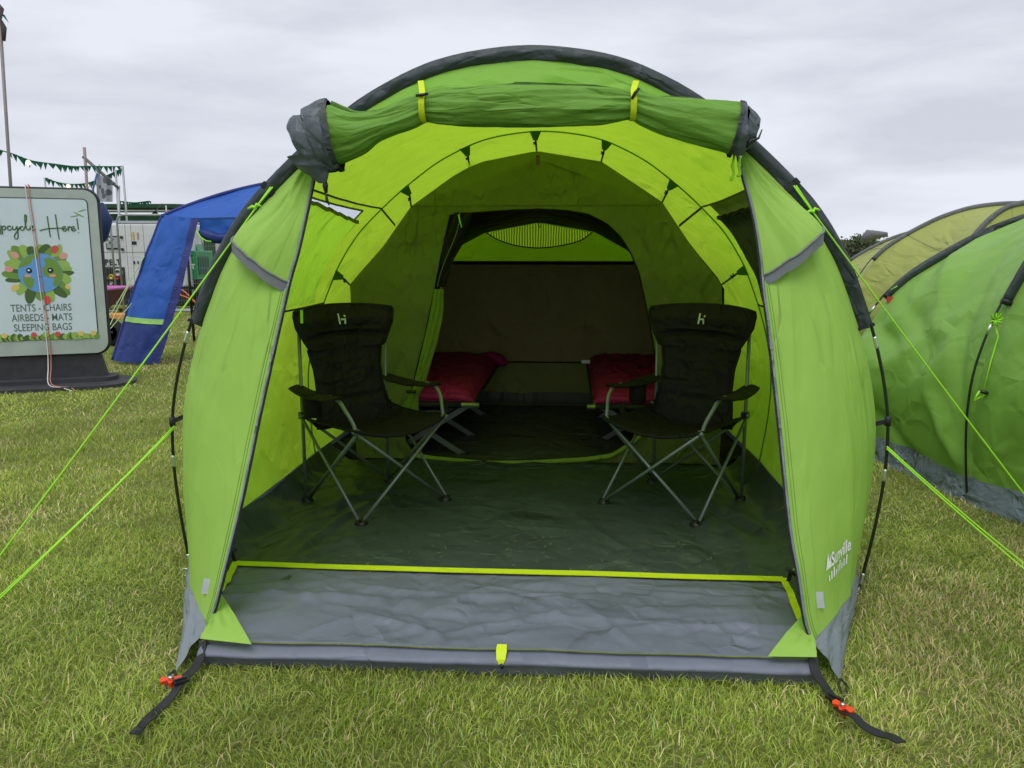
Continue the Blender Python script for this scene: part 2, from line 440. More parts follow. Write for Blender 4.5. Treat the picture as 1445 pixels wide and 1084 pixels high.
zl0, zl1 = idx_at(1.06), idx_at(1.555)
zr0, zr1 = idx_at(1.06, False), idx_at(1.555, False)
nv = 58; dvv = 1.45/nv
w0, w1 = round(.16/dvv), round(1.09/dvv)
def skipw(i, j):
    ii = IB0+i
    return (w0 <= j < w1) and (zl0 <= ii < zl1 or zr1 <= ii < zr0)
mb = MB()
Larc = 4.6
mb.grid(lambda a, b: fly_pt(IB0+a*(IB1-IB0), b*1.45), IB1-IB0, nv, Larc, 1.45, skip=skipw)
mb.grid(lambda a, b: fly_pt(IB0+a*(IB1-IB0), 1.45+b*2.3), IB1-IB0, 40, Larc, 2.3)
def rear(a, b):
    p = fly_pt(IB0+a*(IB1-IB0), 3.75); e = Vector((p.x*.78, 4.65, .1))
    q = p.lerp(e, b); q.y = 3.75+.9*math.sin(b*PI/2)*(1-.0*b)
    q.y += 0; return q
mb.grid(rear, IB1-IB0, 14, Larc, 1.3)
fly = mb.build('flysheet', M['fly'], tent)
# mud skirt round the outside, grey
mb = MB()
for sd in (0, 1):
    mb = MB()
    def sk(a, b, sd=sd):
        i = IB0 if sd == 0 else IB1
        p = fly_pt(i, .05+a*3.7) if a < 1 else fly_pt(i, 3.749)
        o = (1 if sd else -1)
        return Vector((p.x+o*(.004+b*.03)+.006*nz(a*20, b*3), p.y, p.z*(1-b)+.004))
    mb.grid(sk, 90, 5, 3.7, .14); mb.build('mud_skirt', M['skirt'], tent)

# seams of the fly: dark tape lines along the tunnel
for zz in (1.575, 1.02):
    for lf in (True, False):
        i = idx_at(zz, lf)
        pts = [fly_pt(i, .03+k*.0315) for k in range(46)]
        pts = [p*1+Vector(((.006 if lf else -.006), 0, -.003)) for p in pts]
        mb = MB(); mb.ribbon(pts, .009, (0, 0, 1), .003); mb.build('seam_tape', M['blackweb'], tent)
# seam along arch two, slightly darker bead
mb = MB()
mb.tube([p+Vector((0, 0, 0))-Vector((p.x, 0, p.z-.75)).normalized()*.006 for p in A2[IB0:IB1+1]], .004, 6)
mb.build('arch_seam', M['fly_roll'], tent)

# windows
def window(lf):
    i0, i1 = (zl0, zl1) if lf else (zr1, zr0)
    mbp = MB(); sgn = -1 if lf else 1
    mbp.grid(lambda a, b: fly_pt(i0+a*(i1-i0), w0*dvv+b*(w1-w0)*dvv), i1-i0, 20, .6, .95)
    wp = mbp.build('window', M['film'], tent)
    # binding round the hole
    mbf = MB(); v0, v1 = w0*dvv, w1*dvv
    for (a, b, c, d) in ((i0, v0, i0, v1), (i1, v0, i1, v1), (i0, v0, i1, v0), (i0, v1, i1, v1)):
        pts = [fly_pt(a+(c-a)*k/16, b+(d-b)*k/16) for k in range(17)]
        pts = [p-Vector((p.x, 0, p.z-.75)).normalized()*.004 for p in pts]
        mbf.tube(pts, .005, 6)
    mbf.build('window_binding', M['inner'], wp)
    mbc = MB()
    def cur(a, b):
        # a 0 bottom..1 top
        if lf: top = lerpt([(0, .99), (.25, .98), (1, .89)], b)
        else: top = .93
        aa = a*top if lf else a*top
        i = i0+aa*(i1-i0) if lf else i1-aa*(i1-i0)
        p = fly_pt(i, v0-.01+b*(v1-v0+.02))
        fold = .012*crease(b*9+a*1.2, a*1.6)+.008*math.sin(b*34+3*a)
        return p-Vector((p.x, 0, p.z-.75)).normalized()*(.022+fold)
    mbc.grid(cur, 30, 60, .6, .95)
    cu = mbc.build('window_curtain', M['win_green'] if lf else M['win_dark'], wp)
    mbb = MB()
    mbb.ribbon([cur(1, k/30)-Vector((0, 0, 0)) for k in range(31)], .016, (0, 0, 1), .006)
    mbb.build('curtain_hem', M['inner'] if lf else M['inner_black'], wp)
M['win_green'] = fabric('window curtain green', (.21, .40, .06), (.33, .56, .03), rough=.6, cr=1.0, cs=1.0, stretch=(.6, 2), mottle=.06)
M['win_dark'] = fabric('window curtain dark', (.03, .04, .018), (.012, .018, .004), rough=.6, cr=1.4, cs=1.5, stretch=(.6, 2), mottle=.1)
window(True); window(False)
# green header above dark window
mb = MB()
mb.grid(lambda a, b: (lambda p: p-Vector((p.x, 0, p.z-.75)).normalized()*.012)(fly_pt(zr1-1+a*4, .1+b*1.0)), 3, 20, .1, 1)
mb.build('window_header', M['inner'], tent)

# pole (outside), sleeve, ferrules
pole = arch_curve(0, 0.0, n=120)
mb = MB(); mb.tube(pole, .0062, 10); pl = mb.build('arch_pole', M['pole'], tent)
mb = MB()
for zz, L in ((.995, .05), (.475, .045), (.06, .05)):
    for lf in (True, False):
        seg = [p for p in pole if abs(p.z-zz) < L/2+.02 and (p.x < 0) == lf]
        mb = MB(); mb.tube(resample(seg, 6), .0075, 10); mb.build('ferrule', M['ferrule'], pl)
def sleeve_part():
    mb = MB()
    path = [p for p in arch_curve(0, .024, n=240) if p.z > 1.045]
    n = 22; vs = []; fs = []; uv = []; L = 0
    for i, p in enumerate(path):
        a = path[max(0, i-1)]; b = path[min(len(path)-1, i+1)]; t = (b-a).normalized(); nn = Vector((-t.z, 0, t.x))
        if i: L += (p-path[i-1]).length
        e = min(i, len(path)-1-i)/6; e = min(1, e)
        for k in range(n):
            an = 2*PI*k/n
            w = .9+.34*crease(L*9-an*.6, an*.6, 2)+.22*crease(L*23+an*.9, an, 5)
            rad = .027*(.9+.1*e)
            vs.append(p+nn*math.cos(an)*rad*(1+.03*nz(L*5, 0))+Vector((0, 1, 0))*math.sin(an)*.017*w+nn*.006*(crease(L*8-an*.5, an*.5)-.5))
            uv.append((L, k/n*.13))
    for i in range(len(path)-1):
        for k in range(n):
            a = i*n+k; b = i*n+(k+1) % n; fs.append((a, b, b+n, a+n))
    mb.add(vs, fs, uv)
    sl = mb.build('pole_sleeve', M['sleeve'], tent)
    for s in (-1, 1):
        m2 = MB(); e = path[0] if s < 0 else path[-1]; q = path[1] if s < 0 else path[-2]; t = (q-e).normalized()
        m2.ribbon([e-t*.004, e+t*.008], .062, Vector((-t.z, 0, t.x)), .04); m2.build('sleeve_end', M['blackweb'], sl)
        # guy anchor band
        k = min(range(len(path)), key=lambda j: abs(path[j].z-1.555)+(0 if (path[j].x < 0) == (s < 0) else 9))
        t = (path[k+1]-path[k-1]).normalized()
        m3 = MB(); m3.ribbon([path[k]-t*.012, path[k]+t*.012], .06, Vector((-t.z, 0, t.x)), .042); m3.build('anchor_band', M['blackweb'], sl)
sleeve_part()

# the sloping front: zip edges measured on the plane y = -0.60 + 0.375*(z-0.08)
KS = .375; V0 = -.60-.08*KS
ZL = [S(x, y, V0, KS) for x, y in [(443, 235), (441, 257), (422, 346), (409, 393), (398, 440), (379, 525), (365, 589), (341, 704), (323, 779), (309, 835), (303, 857), (294, 884)]]
ZR = [S(x, y, V0, KS) for x, y in [(1042, 215), (1047, 240), (1064, 304), (1073, 359), (1078, 410), (1086, 470), (1100, 598), (1115, 743), (1127, 812), (1137, 877), (1147, 905)]]
NS = 60
def side_panel(lf):
    Z = spline(list(reversed(ZL if lf else ZR)), NS)
    # arch side from z .15 up to just under the roll
    ztop = 1.665 if lf else 1.70
    arch = [p for p in (A1[:NA//2] if lf else list(reversed(A1[NA//2:]))) if .15 <= p.z <= ztop]
    arch = [p+Vector((0, -.004, 0)) for p in arch]
    Ar = resample(arch, NS)
    sg = -1 if lf else 1
    PF = make_folds(9, .0, 1.0, 0, .6, .25, .9, -.12, .12, 31+lf, .05, .010)+make_folds(16, .72, 1.0, 0, .5, .1, .35, -.6, .9, 41+lf, .04, .012)+make_folds(8, 0, .5, .0, .5, .1, .4, -.4, .4, 51+lf, .04, .004)
    def f(a, b, hood=0.0):
        s = a*NS; i = int(min(s, NS-1)); z = Z[i].lerp(Z[i+1], s-i); r = Ar[i].lerp(Ar[i+1], s-i)
        p = z.lerp(r, b)
        chord = (r-z); nn = Vector((0, 0, 1)).cross(chord).normalized()
        if nn.y > 0: nn = -nn
        bul = math.sin(PI*b)*(.035+.035*math.sin(PI*min(a*1.15, 1)))*min(1, chord.length/.25)
        fold = .0035*crease(b*7+a*.8, a*1.1, 4 if lf else 7)*math.sin(PI*b)
        fold += .006*max(0, (a-.72))/.28*crease(b*5+a*2, a*3, 9)*math.sin(PI*b)+fold_h(PF, a, b*.5)*math.sin(PI*b)
        return p+nn*(bul+fold+hood)
    return f, Z, Ar
def hood_shift(a, b, a0):
    """outward stand-off of the vent hood just above its edge at height a0+slope"""
    e = a0+.055*math.sin(PI*b)**.7
    d = a-e
    if d < 0: return 0.0
    return .062*math.sin(PI*min(1, b*1.0))**.8*math.exp(-(d/.085)**2)
for lf in (True, False):
    f, Z, Ar = side_panel(lf)
    aH = .725 if lf else .72
    slope = .04
    def edge(b): return aH+slope*b+.03*math.sin(PI*b)
    # lower and upper sheets, parted at the vent
    lo = MB(); lo.grid(lambda a, b: f(a*edge(b), b), 70, 28, 1.2, .5)
    pnl = lo.build('front_panel', M['fly_front'], tent)
    up = MB()
    def upf(a, b):
        e = edge(b); aa = e+a*(1-e)
        h = .085*math.sin(PI*b)**.8*math.exp(-((aa-e)/.08)**2)
        return f(aa, b, h)
    up.grid(upf, 34, 28, .5, .5); up.build('front_panel_top', M['fly_front'], pnl)
    # hood rim: grey band hanging from the hood edge
    hb = MB()
    def rim(a, b):
        p = upf(0, b); q = p+Vector((0, 0, -.042)); q.y += .006*0
        return p.lerp(q, a)+Vector((0, -.0025, .002))
    hb.grid(rim, 3, 28, .035, .5); hd = hb.build('vent_hood', M['hood'], pnl)
    hb2 = MB(); hb2.tube([upf(0, k/28)+Vector((0, -.003, .002)) for k in range(29)], .004, 6); hb2.build('hood_piping', M['hood'], hd)
    # vent netting between panel and hood
    vn = MB(); vn.grid(lambda a, b: f(edge(b)-.004, b).lerp(upf(.02, b), a), 3, 28, .1, .5); vn.build('vent_net', M['inner'], hd)
    # zip edge: grey tape and dark zip
    zt = MB(); zt.tube([p+Vector((0, -.003, 0)) for p in Z], .0045, 8); zt.build('door_zip', M['skirt'], pnl)
    zb = MB(); zb.tube([p+Vector(((-.006 if not lf else .006), .004, 0)) for p in Z], .0038, 6); zb.build('zip_track', M['blackweb'], pnl)
    for bb in (.03, .048):
        st_ = MB(); st_.tube([f(k/80*edge(bb), bb)+Vector((0, -.0015, 0)) for k in range(81)], .0007, 4); st_.build('stitching', M['fly_roll'], pnl)
    # little grey tab on the panel
    a0 = .042; bp = [f(a0+k*.0105, .13)+Vector((0, -.006, 0)) for k in range(4)]
    tb = MB(); tb.ribbon(bp, .030, (1, 0, 0), .002); tb.build('fabric_tab', M['tabgrey'], pnl)
    tb = MB(); tb.ribbon([Z[34]+Vector((0, -.008, 0)), Z[35]+Vector((0, -.008, 0))], .012, (1, 0, 0), .003); tb.build('zip_tab', M['hood'], pnl)
    # skirt below panel down to its peg point
    peg = S(247, 955, -.80) if lf else S(1186, 962, -.70)
    peg.z = .03
    foot = Vector((-1.33 if lf else 1.325, -.01, .01))
    sb = MB()
    def skf(a, b):
        p = f(0, b)+Vector((0, .004, 0)); c = Z[0].lerp(peg, 1)
        e = peg.lerp(foot, b**.8)
        q = p.lerp(e, a); q += Vector(((1 if not lf else -1)*.012, -.01, 0))*crease(b*5+a*2, a*1.5)*math.sin(PI*min(1, a*1.0))
        return q
    sb.grid(skf, 20, 30, .25, .6); sb.build('corner_skirt', M['skirt'], pnl)
    # elastic loop at skirt tip
    lp = MB(); g = Vector(peg); lp.tube(spline([g+Vector((0, 0, .01)), g+Vector((.012, -.02, 0)), g+Vector((0, -.05, -.02)), g+Vector((-.012, -.02, 0)), g+Vector((0, 0, .01))], 14), .004, 6); lp.build('peg_loop', M['blackweb'], pnl)
    # strap between cloth and pole at mid height
    r = Ar[int(NS*.31)]; pp = min(pole, key=lambda q: (q-Vector((r.x*1.04, 0, r.z))).length)
    st = MB(); st.ribbon([r+Vector((0, .0, 0)), r.lerp(pp, .5), pp+Vector((0, -.004, 0))], .018, (0, 0, 1), .006)
    st.tube([pp+Vector((0, 0, -.018)), pp+Vector((0, 0, .018))], .012, 10); st.build('pole_strap', M['blackweb'], tent)
    if not lf: PANEL = f
    # pin and ring at pole foot
    fr = MB(); ft = Vector((-1.335 if lf else 1.335, 0, 0))
    fr.tube([ft+Vector((0, 0, .0)), ft+Vector((0, 0, .045))], .009, 8)
    th = [ft+Vector((-.02+.016*math.cos(t), -.02, .02+.016*math.sin(t))) for t in [k*PI/8 for k in range(17)]]
    fr.tube(th, .003, 6); fr.build('pole_foot', M['ferrule'], tent)
    fw = MB(); fw.ribbon([ft+Vector((-.0, -.004, .035)), ft+Vector(((.05 if lf else -.05), -.01, .06)), ft+Vector(((.08 if lf else -.08), 0, .10))], .03, (0, 0, 1), .01); fw.build('foot_webbing', M['blackweb'], tent)

# printed mark on the right panel
def onpanel(x, y):   # x along up-right direction of print, y across
    a = .105+(y+.02*0)/1.75+x*.03; b = .20+(x+.09)*.95
    return PANEL(a, b)+Vector((.0015, -.006, 0))
tv, tf = text_mesh('Sunville', .066, .0014)
mb = MB(); mb.add([onpanel(x+.07, y+.0) for x, y, z in tv], tf)
hill = [(-.085, 0), (-.06, .055), (-.05, .02), (-.04, .05), (-.03, .0)]
mb.add([onpanel(x, y) for x, y in hill], [(0, 1, 2), (0, 2, 3, 4)])
for k in range(9):
    x = -.06+k*.024; h = .02+.008*((k*7) % 3)
    mb.add([onpanel(x, -.045), onpanel(x+.012, -.045), onpanel(x+.012, -.045+h), onpanel(x, -.045+h)], [(0, 1, 2, 3)])
mb.build('printed_mark', M['white'], tent)

# rolled door along the top
ROLL = [(468, 190, 39), (484, 190, 33), (502, 188, 27), (525, 180, 20), (550, 172, 17), (575, 162, 17.5), (598, 152, 15.5), (622, 151, 20), (657, 151, 22), (712, 149.5, 24), (760, 149, 24.5), (823, 149.5, 23.5),
        (865, 149, 20), (893, 149, 15.5), (915, 156, 18), (940, 163, 22), (970, 169, 24), (1005, 176, 26.5), (1038, 183, 29)]
STR = (598, 893)
def roll_path():
    P = [S(x, y, -.085) for x, y, h in ROLL]; Rr = [h*2.86/FPX for x, y, h in ROLL]
    q = spline([Vector((p.x, p.z, r)) for p, r in zip(P, Rr)], 220); return q
rp = roll_path()
us = [S(x, 150, -.085).x for x in STR]
def roll_mesh(q, seed, nseg=64, vo=-.085, flat=.72):
    vs = []; fs = []; uv = []; L = 0
    for i, s in enumerate(q):
        a = q[max(0, i-1)]; b = q[min(len(q)-1, i+1)]; t = Vector((b.x-a.x, 0, b.y-a.y)).normalized(); nn = Vector((-t.z, 0, t.x))
        if i: L += (s-q[i-1]).length
        pinch = sum(math.exp(-((s.x-u)/.10)**2) for u in us)
        endf = max(0, (abs(s.x)-.75)/.3)
        for k in range(nseg):
            an = 2*PI*k/nseg
            w = .98+.12*crease(s.x*2.6+an*.5, an*1.1, seed)+.08*crease(s.x*1.6-an*.4, an*2.6, seed+3)+.04*crease(s.x*7+an, an*3, seed+5)
            w += pinch*(.10*math.sin(an*9+3*nz(s.x*6, an))+.05*math.sin(an*17+s.x*10))
            w += endf*.16*crease(s.x*3+an, an*1.1, seed+7)
            # a step where the rolled edge ends
            w += .07*(1 if (an+s.x*.25) % (2*PI) < 2.4 else 0)*(1-min(1, pinch))
            vs.append(Vector((s.x, vo, s.y))+nn*math.cos(an)*s.z*w+Vector((0, 1, 0))*math.sin(an)*s.z*w*flat)
            uv.append((L, k/nseg*.5))
    for i in range(len(q)-1):
        for k in range(nseg):
            a = i*nseg+k; b = i*nseg+(k+1) % nseg; fs.append((a, b, b+nseg, a+nseg))
    return vs, fs, uv
mb = MB(); mb.add(*roll_mesh(rp, 1)); roll = mb.build('rolled_door', M['fly_roll'], tent)
# grey hem ends of the roll
def endpiece(st, seed, name='roll_hem'):
    q = spline([Vector((S(x, y, -.085).x, S(x, y, -.085).z, h*2.86/FPX)) for x, y, h in st], 40)
    vs, fs, uv = roll_mesh(q, seed, 48, -.087)
    vs = [v+Vector((.004*crease(v.z*18, v.y*18, seed), .004*crease(v.x*15, v.z*12, seed+1), .004*crease(v.x*14, v.y*15, seed+2))) for v in vs]
    m = MB(); m.add(vs, fs, uv)
    n = len(q)-1; c = Vector((q[-1].x, -.087, q[-1].y))
    ring = [vs[n*48+k] for k in range(48)]
    inn = [c+(p-c)*.55+Vector(((.03 if q[-1].x < 0 else -.03), 0, .008*math.sin(k*1.3))) for k, p in enumerate(ring)]
    m.add(ring+inn+[c+Vector(((.045 if q[-1].x < 0 else -.045), 0, 0))], [(k, (k+1) % 48, (k+1) % 48+48, k+48) for k in range(48)]+[(k+48, (k+1) % 48+48, 96) for k in range(48)])
    return m.build(name, M['sleeve_lt'], roll)
M['sleeve_lt'] = fabric('slate hem cloth', (.085, .105, .118), rough=.45, spec=.45, cr=1.3, cs=2.2, mottle=.12)
endpiece([(471, 191, 40.5), (462, 193, 42), (452, 196, 41), (444, 199, 40)], 11)
endpiece([(446, 198, 34), (438, 203, 37), (430, 207, 36), (423, 211, 30)], 14)
endpiece([(1037, 183, 30), (1043, 184, 30), (1050, 184, 29)], 17)
endpiece([(1049, 185, 27), (1057, 186, 22), (1066, 188, 16)], 19)
for st, rr0 in (([(474, 190, 41), (469, 191, 41.5), (465, 192, 41.5)], 7), ([(1035, 183, 30.5), (1040, 184, 30.5)], 8)):
    q = spline([Vector((S(x, y, -.085).x, S(x, y, -.085).z, h*2.86/FPX+.002)) for x, y, h in st], 8); mb = MB(); mb.add(*roll_mesh(q, rr0, 48, -.087)); mb.build('hem_band', M['sleeve'], roll)
# crumpled tail hanging from the left hem with its toggle
q = spline([Vector((*(lambda p: (p.x, p.z))(S(x, y, -.085)), h*2.86/FPX)) for x, y, h in [(438, 222, 26), (444, 236, 21), (451, 248, 12), (457, 259, 5)]], 30)
vs = []; fs = []
for i, s in enumerate(q):
    for k in range(24):
        an = 2*PI*k/24; w = 1+.22*crease(i*.1+an, an, 3)
        vs.append(Vector((s.x+math.cos(an)*s.z*w, -.1+math.sin(an)*s.z*.7*w, s.y)))
for i in range(len(q)-1):
    for k in range(24): a = i*24+k; b = i*24+(k+1) % 24; fs.append((a, b, b+24, a+24))
mb = MB(); mb.add(vs, fs); mb.build('hem_tail', M['sleeve_lt'], roll)
tl = S(459, 262, -.1)
mb = MB(); mb.tube([tl+Vector((0, 0, .012)), tl, tl+Vector((.002, 0, -.025))], [.008, .011, .006], 8); mb.tube([tl+Vector((0, 0, -.02)), tl+Vector((.004, 0, -.05)), tl+Vector((.012, 0, -.07))], [.003, .006, .002], 6)
mb.build('toggle', M['blackplastic'], roll)
tl = S(1062, 200, -.12)
mb = MB(); mb.tube([tl+Vector((-.02, 0, -.02)), tl+Vector((-.01, 0, .0)), tl+Vector((.02, 0, .012)), tl+Vector((.03, 0, .04))], [.007, .009, .004, .002], 8); mb.build('toggle', M['blackplastic'], roll)
# header cloth between sleeve and roll
mb = MB()
def header(a, b):
    x = 500+a*(1003-500)
    u0 = S(x, 150, 0).x*1.0
    p = min(A1, key=lambda q: abs(q.x-u0)); k = A1.index(p)
    j = k+(1 if u0 > p.x else -1); o = A1[j]; f_ = (u0-p.x)/(o.x-p.x+1e-9); p = p.lerp(o, f_)
    r = min(rp, key=lambda s: abs(s.x-u0))
    e = Vector((u0, -.07, r.y))
    q = (p+Vector((0, -.004, .004))).lerp(e, b)
    q.y += -.012*math.sin(PI*b)*1+.006*crease(a*9+b*1.5, b*1.2+a*2)*math.sin(PI*b)
    return q
mb.grid(header, 120, 16, 1.4, .14); mb.build('door_header', M['fly_head'], tent)
# two lime straps round the roll
for x in STR:
    top = S(x+(4 if x > 700 else -3), 116, -.02); u = S(x, 150, -.085).x
    r = min(rp, key=lambda s: abs(s.x-u)); c = Vector((u, -.085, r.y)); rr = r.z*1.16
    pts = [top+Vector((0, -.02, 0)), c+Vector((0, -rr*.55, rr*1.0)), c+Vector((0, -rr*1.02, rr*.45)), c+Vector((0, -rr*1.05, -.1*rr)), c+Vector((0, -rr*.8, -rr*.75)), c+Vector((0, -rr*.2, -rr*1.08)), c+Vector((0, rr*.6, -rr*.9)), c+Vector((0, rr, 0))]
    mb = MB(); mb.ribbon(spline(pts, 30), .021, (1, 0, .02), .003); s_ = mb.build('door_strap', M['yellow'], roll)
    mb = MB(); tg = c+Vector((.004, -rr*1.12, rr*.72)); mb.tube([tg+Vector((-.022, 0, -.002)), tg, tg+Vector((.022, 0, .004))] if x < 700 else [tg+Vector((-.012, 0, -.02)), tg, tg+Vector((.012, 0, .014))], [.0045, .006, .0045], 8)
    mb.build('strap_toggle', M['blackplastic'], s_)
# zip pulls top right
for dx in (0, 9):
    a = S(1036+dx, 214, -.05); mb = MB()
    mb.box(a+Vector((0, 0, -.01)), (.008, .006, .02)); zp = mb.build('zip_slider', M['steel'], tent)
    mb = MB(); mb.tube(spline([a+Vector((0, 0, -.02)), a+Vector((-.004, -.003, -.05)), a+Vector((.002, 0, -.075)), a+Vector((-.008, 0, -.10 if dx == 0 else -.085))], 12), [.0045+.002*(i % 6 > 3) for i in range(13)], 6); mb.build('zip_pull', M['cord'], zp)

# groundsheet
FF = make_folds(30, -1.2, 1.2, -.2, 1.7, .3, 1.4, -1.2, 1.2, 14, .05, .010)+make_folds(14, -1.25, -.6, -.2, 1.2, .4, 1.2, .7, 1.5, 15, .05, .022)+make_folds(12, .7, 1.25, 0, 1.6, .3, 1.0, 1.6, 2.5, 16, .05, .018)
def floor_pt(a, b):
    v = -.28+b*2.03; hw = 1.285 if v > -.02 else 1.285-.42*(-.02-v)/.26*.5
    u = (-1+a*2)*hw; e = max(0, abs(u)-hw+.135)/.135
    z = .012+.12*e**1.6*(1 if v > .0 else max(0, 1+v/.28))
    u2 = u
    z += .0035*crease(u*1.3+v*1.1, v*1.4)+.0025*nz(u*6, v*5)
    z += .005*crease(u*.8-v*2.1, v*.7+u*.5, 8)+.004*crease(u*3.3+v*1.5, v*3.1, 11)
    if abs(u) > .95: z += .010*max(0, crease(u*3+v*1.2, v*.9, 5))*(1-e)
    return Vector((u2, v, max(z+fold_h(FF, u, v), .006)))
mb = MB(); mb.grid(floor_pt, 150, 120, 2.57, 2.03); gs = mb.build('groundsheet', M['floor'], tent)
# front sill: grey sheet with lime edge, sloping down to the front lip
TL = S(333, 799, .0, 0); TR = S(1105, 819, 0, 0)
TLg = w2t(G(333, 799, .03)); TRg = w2t(G(1105, 819, .03))
BLs = w2t(G(288, 903, .075)); BRs = w2t(G(1147, 928, .075))
def sill_uv(u, v):
    a = (u-BLs.x)/(BRs.x-BLs.x)
    t = (v-BLs.y)/(TLg.y-BLs.y); t = min(max(t, 0), 1)
    z = .075*(1-t)+.028*t+.012*math.sin(PI*t)
    d = u*.35-v
    z += (.008*nz(u*1.6, v*2.2)+fold_h(SF, u, v)+.003*crease(u*4-v*5, v*3+u*1.2, 6))*min(1, t*6)*min(1, (1-t)*6+.2)
    return Vector((u, v, z))
SF = make_folds(34, -1.1, 1.1, -.6, .15, .3, 1.3, -.5, .55, 4, .05, .019)+make_folds(26, -1.1, 1.1, -.55, .1, .15, .6, .6, 2.6, 8, .035, .015)+make_folds(5, -1, 1, -.5, -.1, 1.2, 2.4, -.06, .06, 3, .09, .012)
sl_out = [(TLg.x, TLg.y), (TRg.x, TRg.y), tuple(w2t(G(1129, 880, .06)))[:2], (BRs.x+.0, BRs.y+.12), (BRs.x, BRs.y), (BLs.x, BLs.y), (BLs.x-.0, BLs.y+.12), tuple(w2t(G(312, 843, .05)))[:2]]
mb = MB(); mb.add(*patch(sl_out, [], .0145, sill_uv)); sill = mb.build('door_sill', M['sill'], tent)
# lime binding along its top and sides
def bind(pts):
    mb = MB(); pp = resample([Vector((p[0], p[1], 0)) for p in pts], 60)
    pp = [sill_uv(p.x, p.y)*1.0 for p in pp]; pp = [Vector((p.x, p.y, sum(q.z for q in pp[max(0, i-4):i+5])/len(pp[max(0, i-4):i+5])+.012)) for i, p in enumerate(pp)]
    mb.ribbon(pp, .043 if abs(pts[0][0]-pts[-1][0]) > 1 else .026, [(0, 1, .0)]*61 if abs(pts[0][0]-pts[-1][0]) > 1 else [(.7, 0, 0)]*61, .003); return mb.build('lime_binding', M['yellow'], sill)
bind([(TLg.x, TLg.y-.01), (TRg.x, TRg.y-.01)])
bind([(TLg.x+.0, TLg.y), sl_out[7], (sl_out[7][0]-.005, sl_out[7][1]-.06)])
bind([(TRg.x, TRg.y), sl_out[2], (sl_out[2][0]+.005, sl_out[2][1]-.06)])
# front lip: rounded fold then dark underside
def lip(a, b):
    u = BLs.x+(BRs.x-BLs.x)*a; v = BLs.y+(BRs.y-BLs.y)*a
    prof = [(0, 0), (-.012, -.003), (-.005, -.010), (-.022, -.012), (-.046, -.020), (-.056, -.030), (-.042, -.046), (-.030, -.078)]
    k = b*(len(prof)-1); i = int(min(k, len(prof)-2)); f_ = k-i
    dy = prof[i][0]*(1-f_)+prof[i+1][0]*f_; dz = prof[i][1]*(1-f_)+prof[i+1][1]*f_
    return Vector((u, v+dy+.004*nz(u*4, b*2), .078+dz+.004*nz(u*3, 5)+.002*crease(u*6, b*2)))
mb = MB(); mb.grid(lip, 120, 14, 2.0, .1); mb.build('sill_lip', M['sill'], sill)
mb = MB(); mb.grid(lambda a, b: lip(a, 1)+Vector((0, .004+.02*b, -.012*b+.0)), 60, 3, 2, .03); mb.build('sill_underside', M['floor'], sill)
mb = MB(); mb.tube([lip(k/60, .12)+Vector((0, -.002, .001)) for k in range(61)], .0028, 6); mb.build('sill_zip', M['inner'], sill)
# lime pull tab in the middle of the lip
c = w2t(G(708, 921, .07))
mb = MB(); mb.ribbon([c+Vector((0, .012, .02)), c+Vector((0, -.01, .012)), c+Vector((.0, -.03, -.008)), c+Vector((.001, -.034, -.022))], [.03, .034, .028, .012], (1, 0, 0), .006); t_ = mb.build('pull_tab', M['yellow'], sill)
mb = MB(); mb.tube([c+Vector((0, -.036, -.018)), c+Vector((.006, -.04, -.032))], .005, 8); mb.build('tab_hook', M['blackplastic'], t_)
# green corner gussets over the sill
for lf in (True, False):
    pts = [(312, 838), (356, 911), (283, 903), (294, 880)] if lf else [(1133, 868), (1083, 928), (1152, 929), (1150, 905)]
    P = [w2t(G(x, y, z)) for (x, y), z in zip(pts, (.13, .088, .088, .12))]
    mb = MB()
    def gus(a, b, P=P):
        q = (P[3].lerp(P[0], a)).lerp(P[2].lerp(P[1], a), b)
        return q+Vector((0, -.004, .006+.008*crease(a*3+b, b*2)*math.sin(PI*b)))
    mb.grid(gus, 16, 14, .2, .15); mb.build('corner_gusset', M['fly_front'], tent)
# toggles that hold the floor corners
for px, py, s in ((322, 778, 1), (1122, 806, -1)):
    c = S(px, py, -.12)
    mb = MB(); mb.ribbon([c+Vector((-s*.02, 0, .03)), c+Vector((0, 0, 0))], .02, (1, 0, 1), .003); h = mb.build('corner_loop', M['yellow'], tent)
    mb = MB(); mb.tube([c+Vector((-.0, -.008, -.012)), c+Vector((s*.035, -.008, .012))], .007, 8); mb.ribbon([c+Vector((s*.015, -.004, 0)), c+Vector((s*.02, .01, -.045))], .014, (1, 0, 0), .004); mb.build('corner_toggle', M['blackweb'], h)

# ------------------------------------------------------------------ inner tent
VI = 1.78
OUT = [S(x, y, VI) for x, y in [(493.6, 402), (538, 350), (579, 291), (661, 231), (757, 212), (849, 227), (935, 285), (978, 350), (1019, 402)]]
out2 = [(-1.13, .03), (-1.14, .6)]+[(p.x, p.z) for p in OUT]+[(1.14, .6), (1.13, .03)]
OPEN = [(S(x, y, VI).x, S(x, y, VI).z) for x, y in [(634.6, 303.5), (683, 299), (720, 296.5), (760, 295), (799, 297), (830, 302), (857, 316), (876.6, 335), (890, 357), (901.5, 385), (912.6, 435), (921, 479), (927, 520), (930, 560), (920, 592), (898, 617), (863, 640),
        (823, 646), (749, 650), (679, 650), (619, 645), (584, 640), (572, 620), (572, 590), (582, 545), (598, 480), (613, 410), (622, 360)]]
IF = make_folds(60, -1.1, 1.1, .1, 1.85, .15, .6, -.7, .7, 24, .03, .008)+make_folds(30, -1.1, 1.1, .1, 1.85, .2, .7, .8, 2.3, 25, .03, .007)
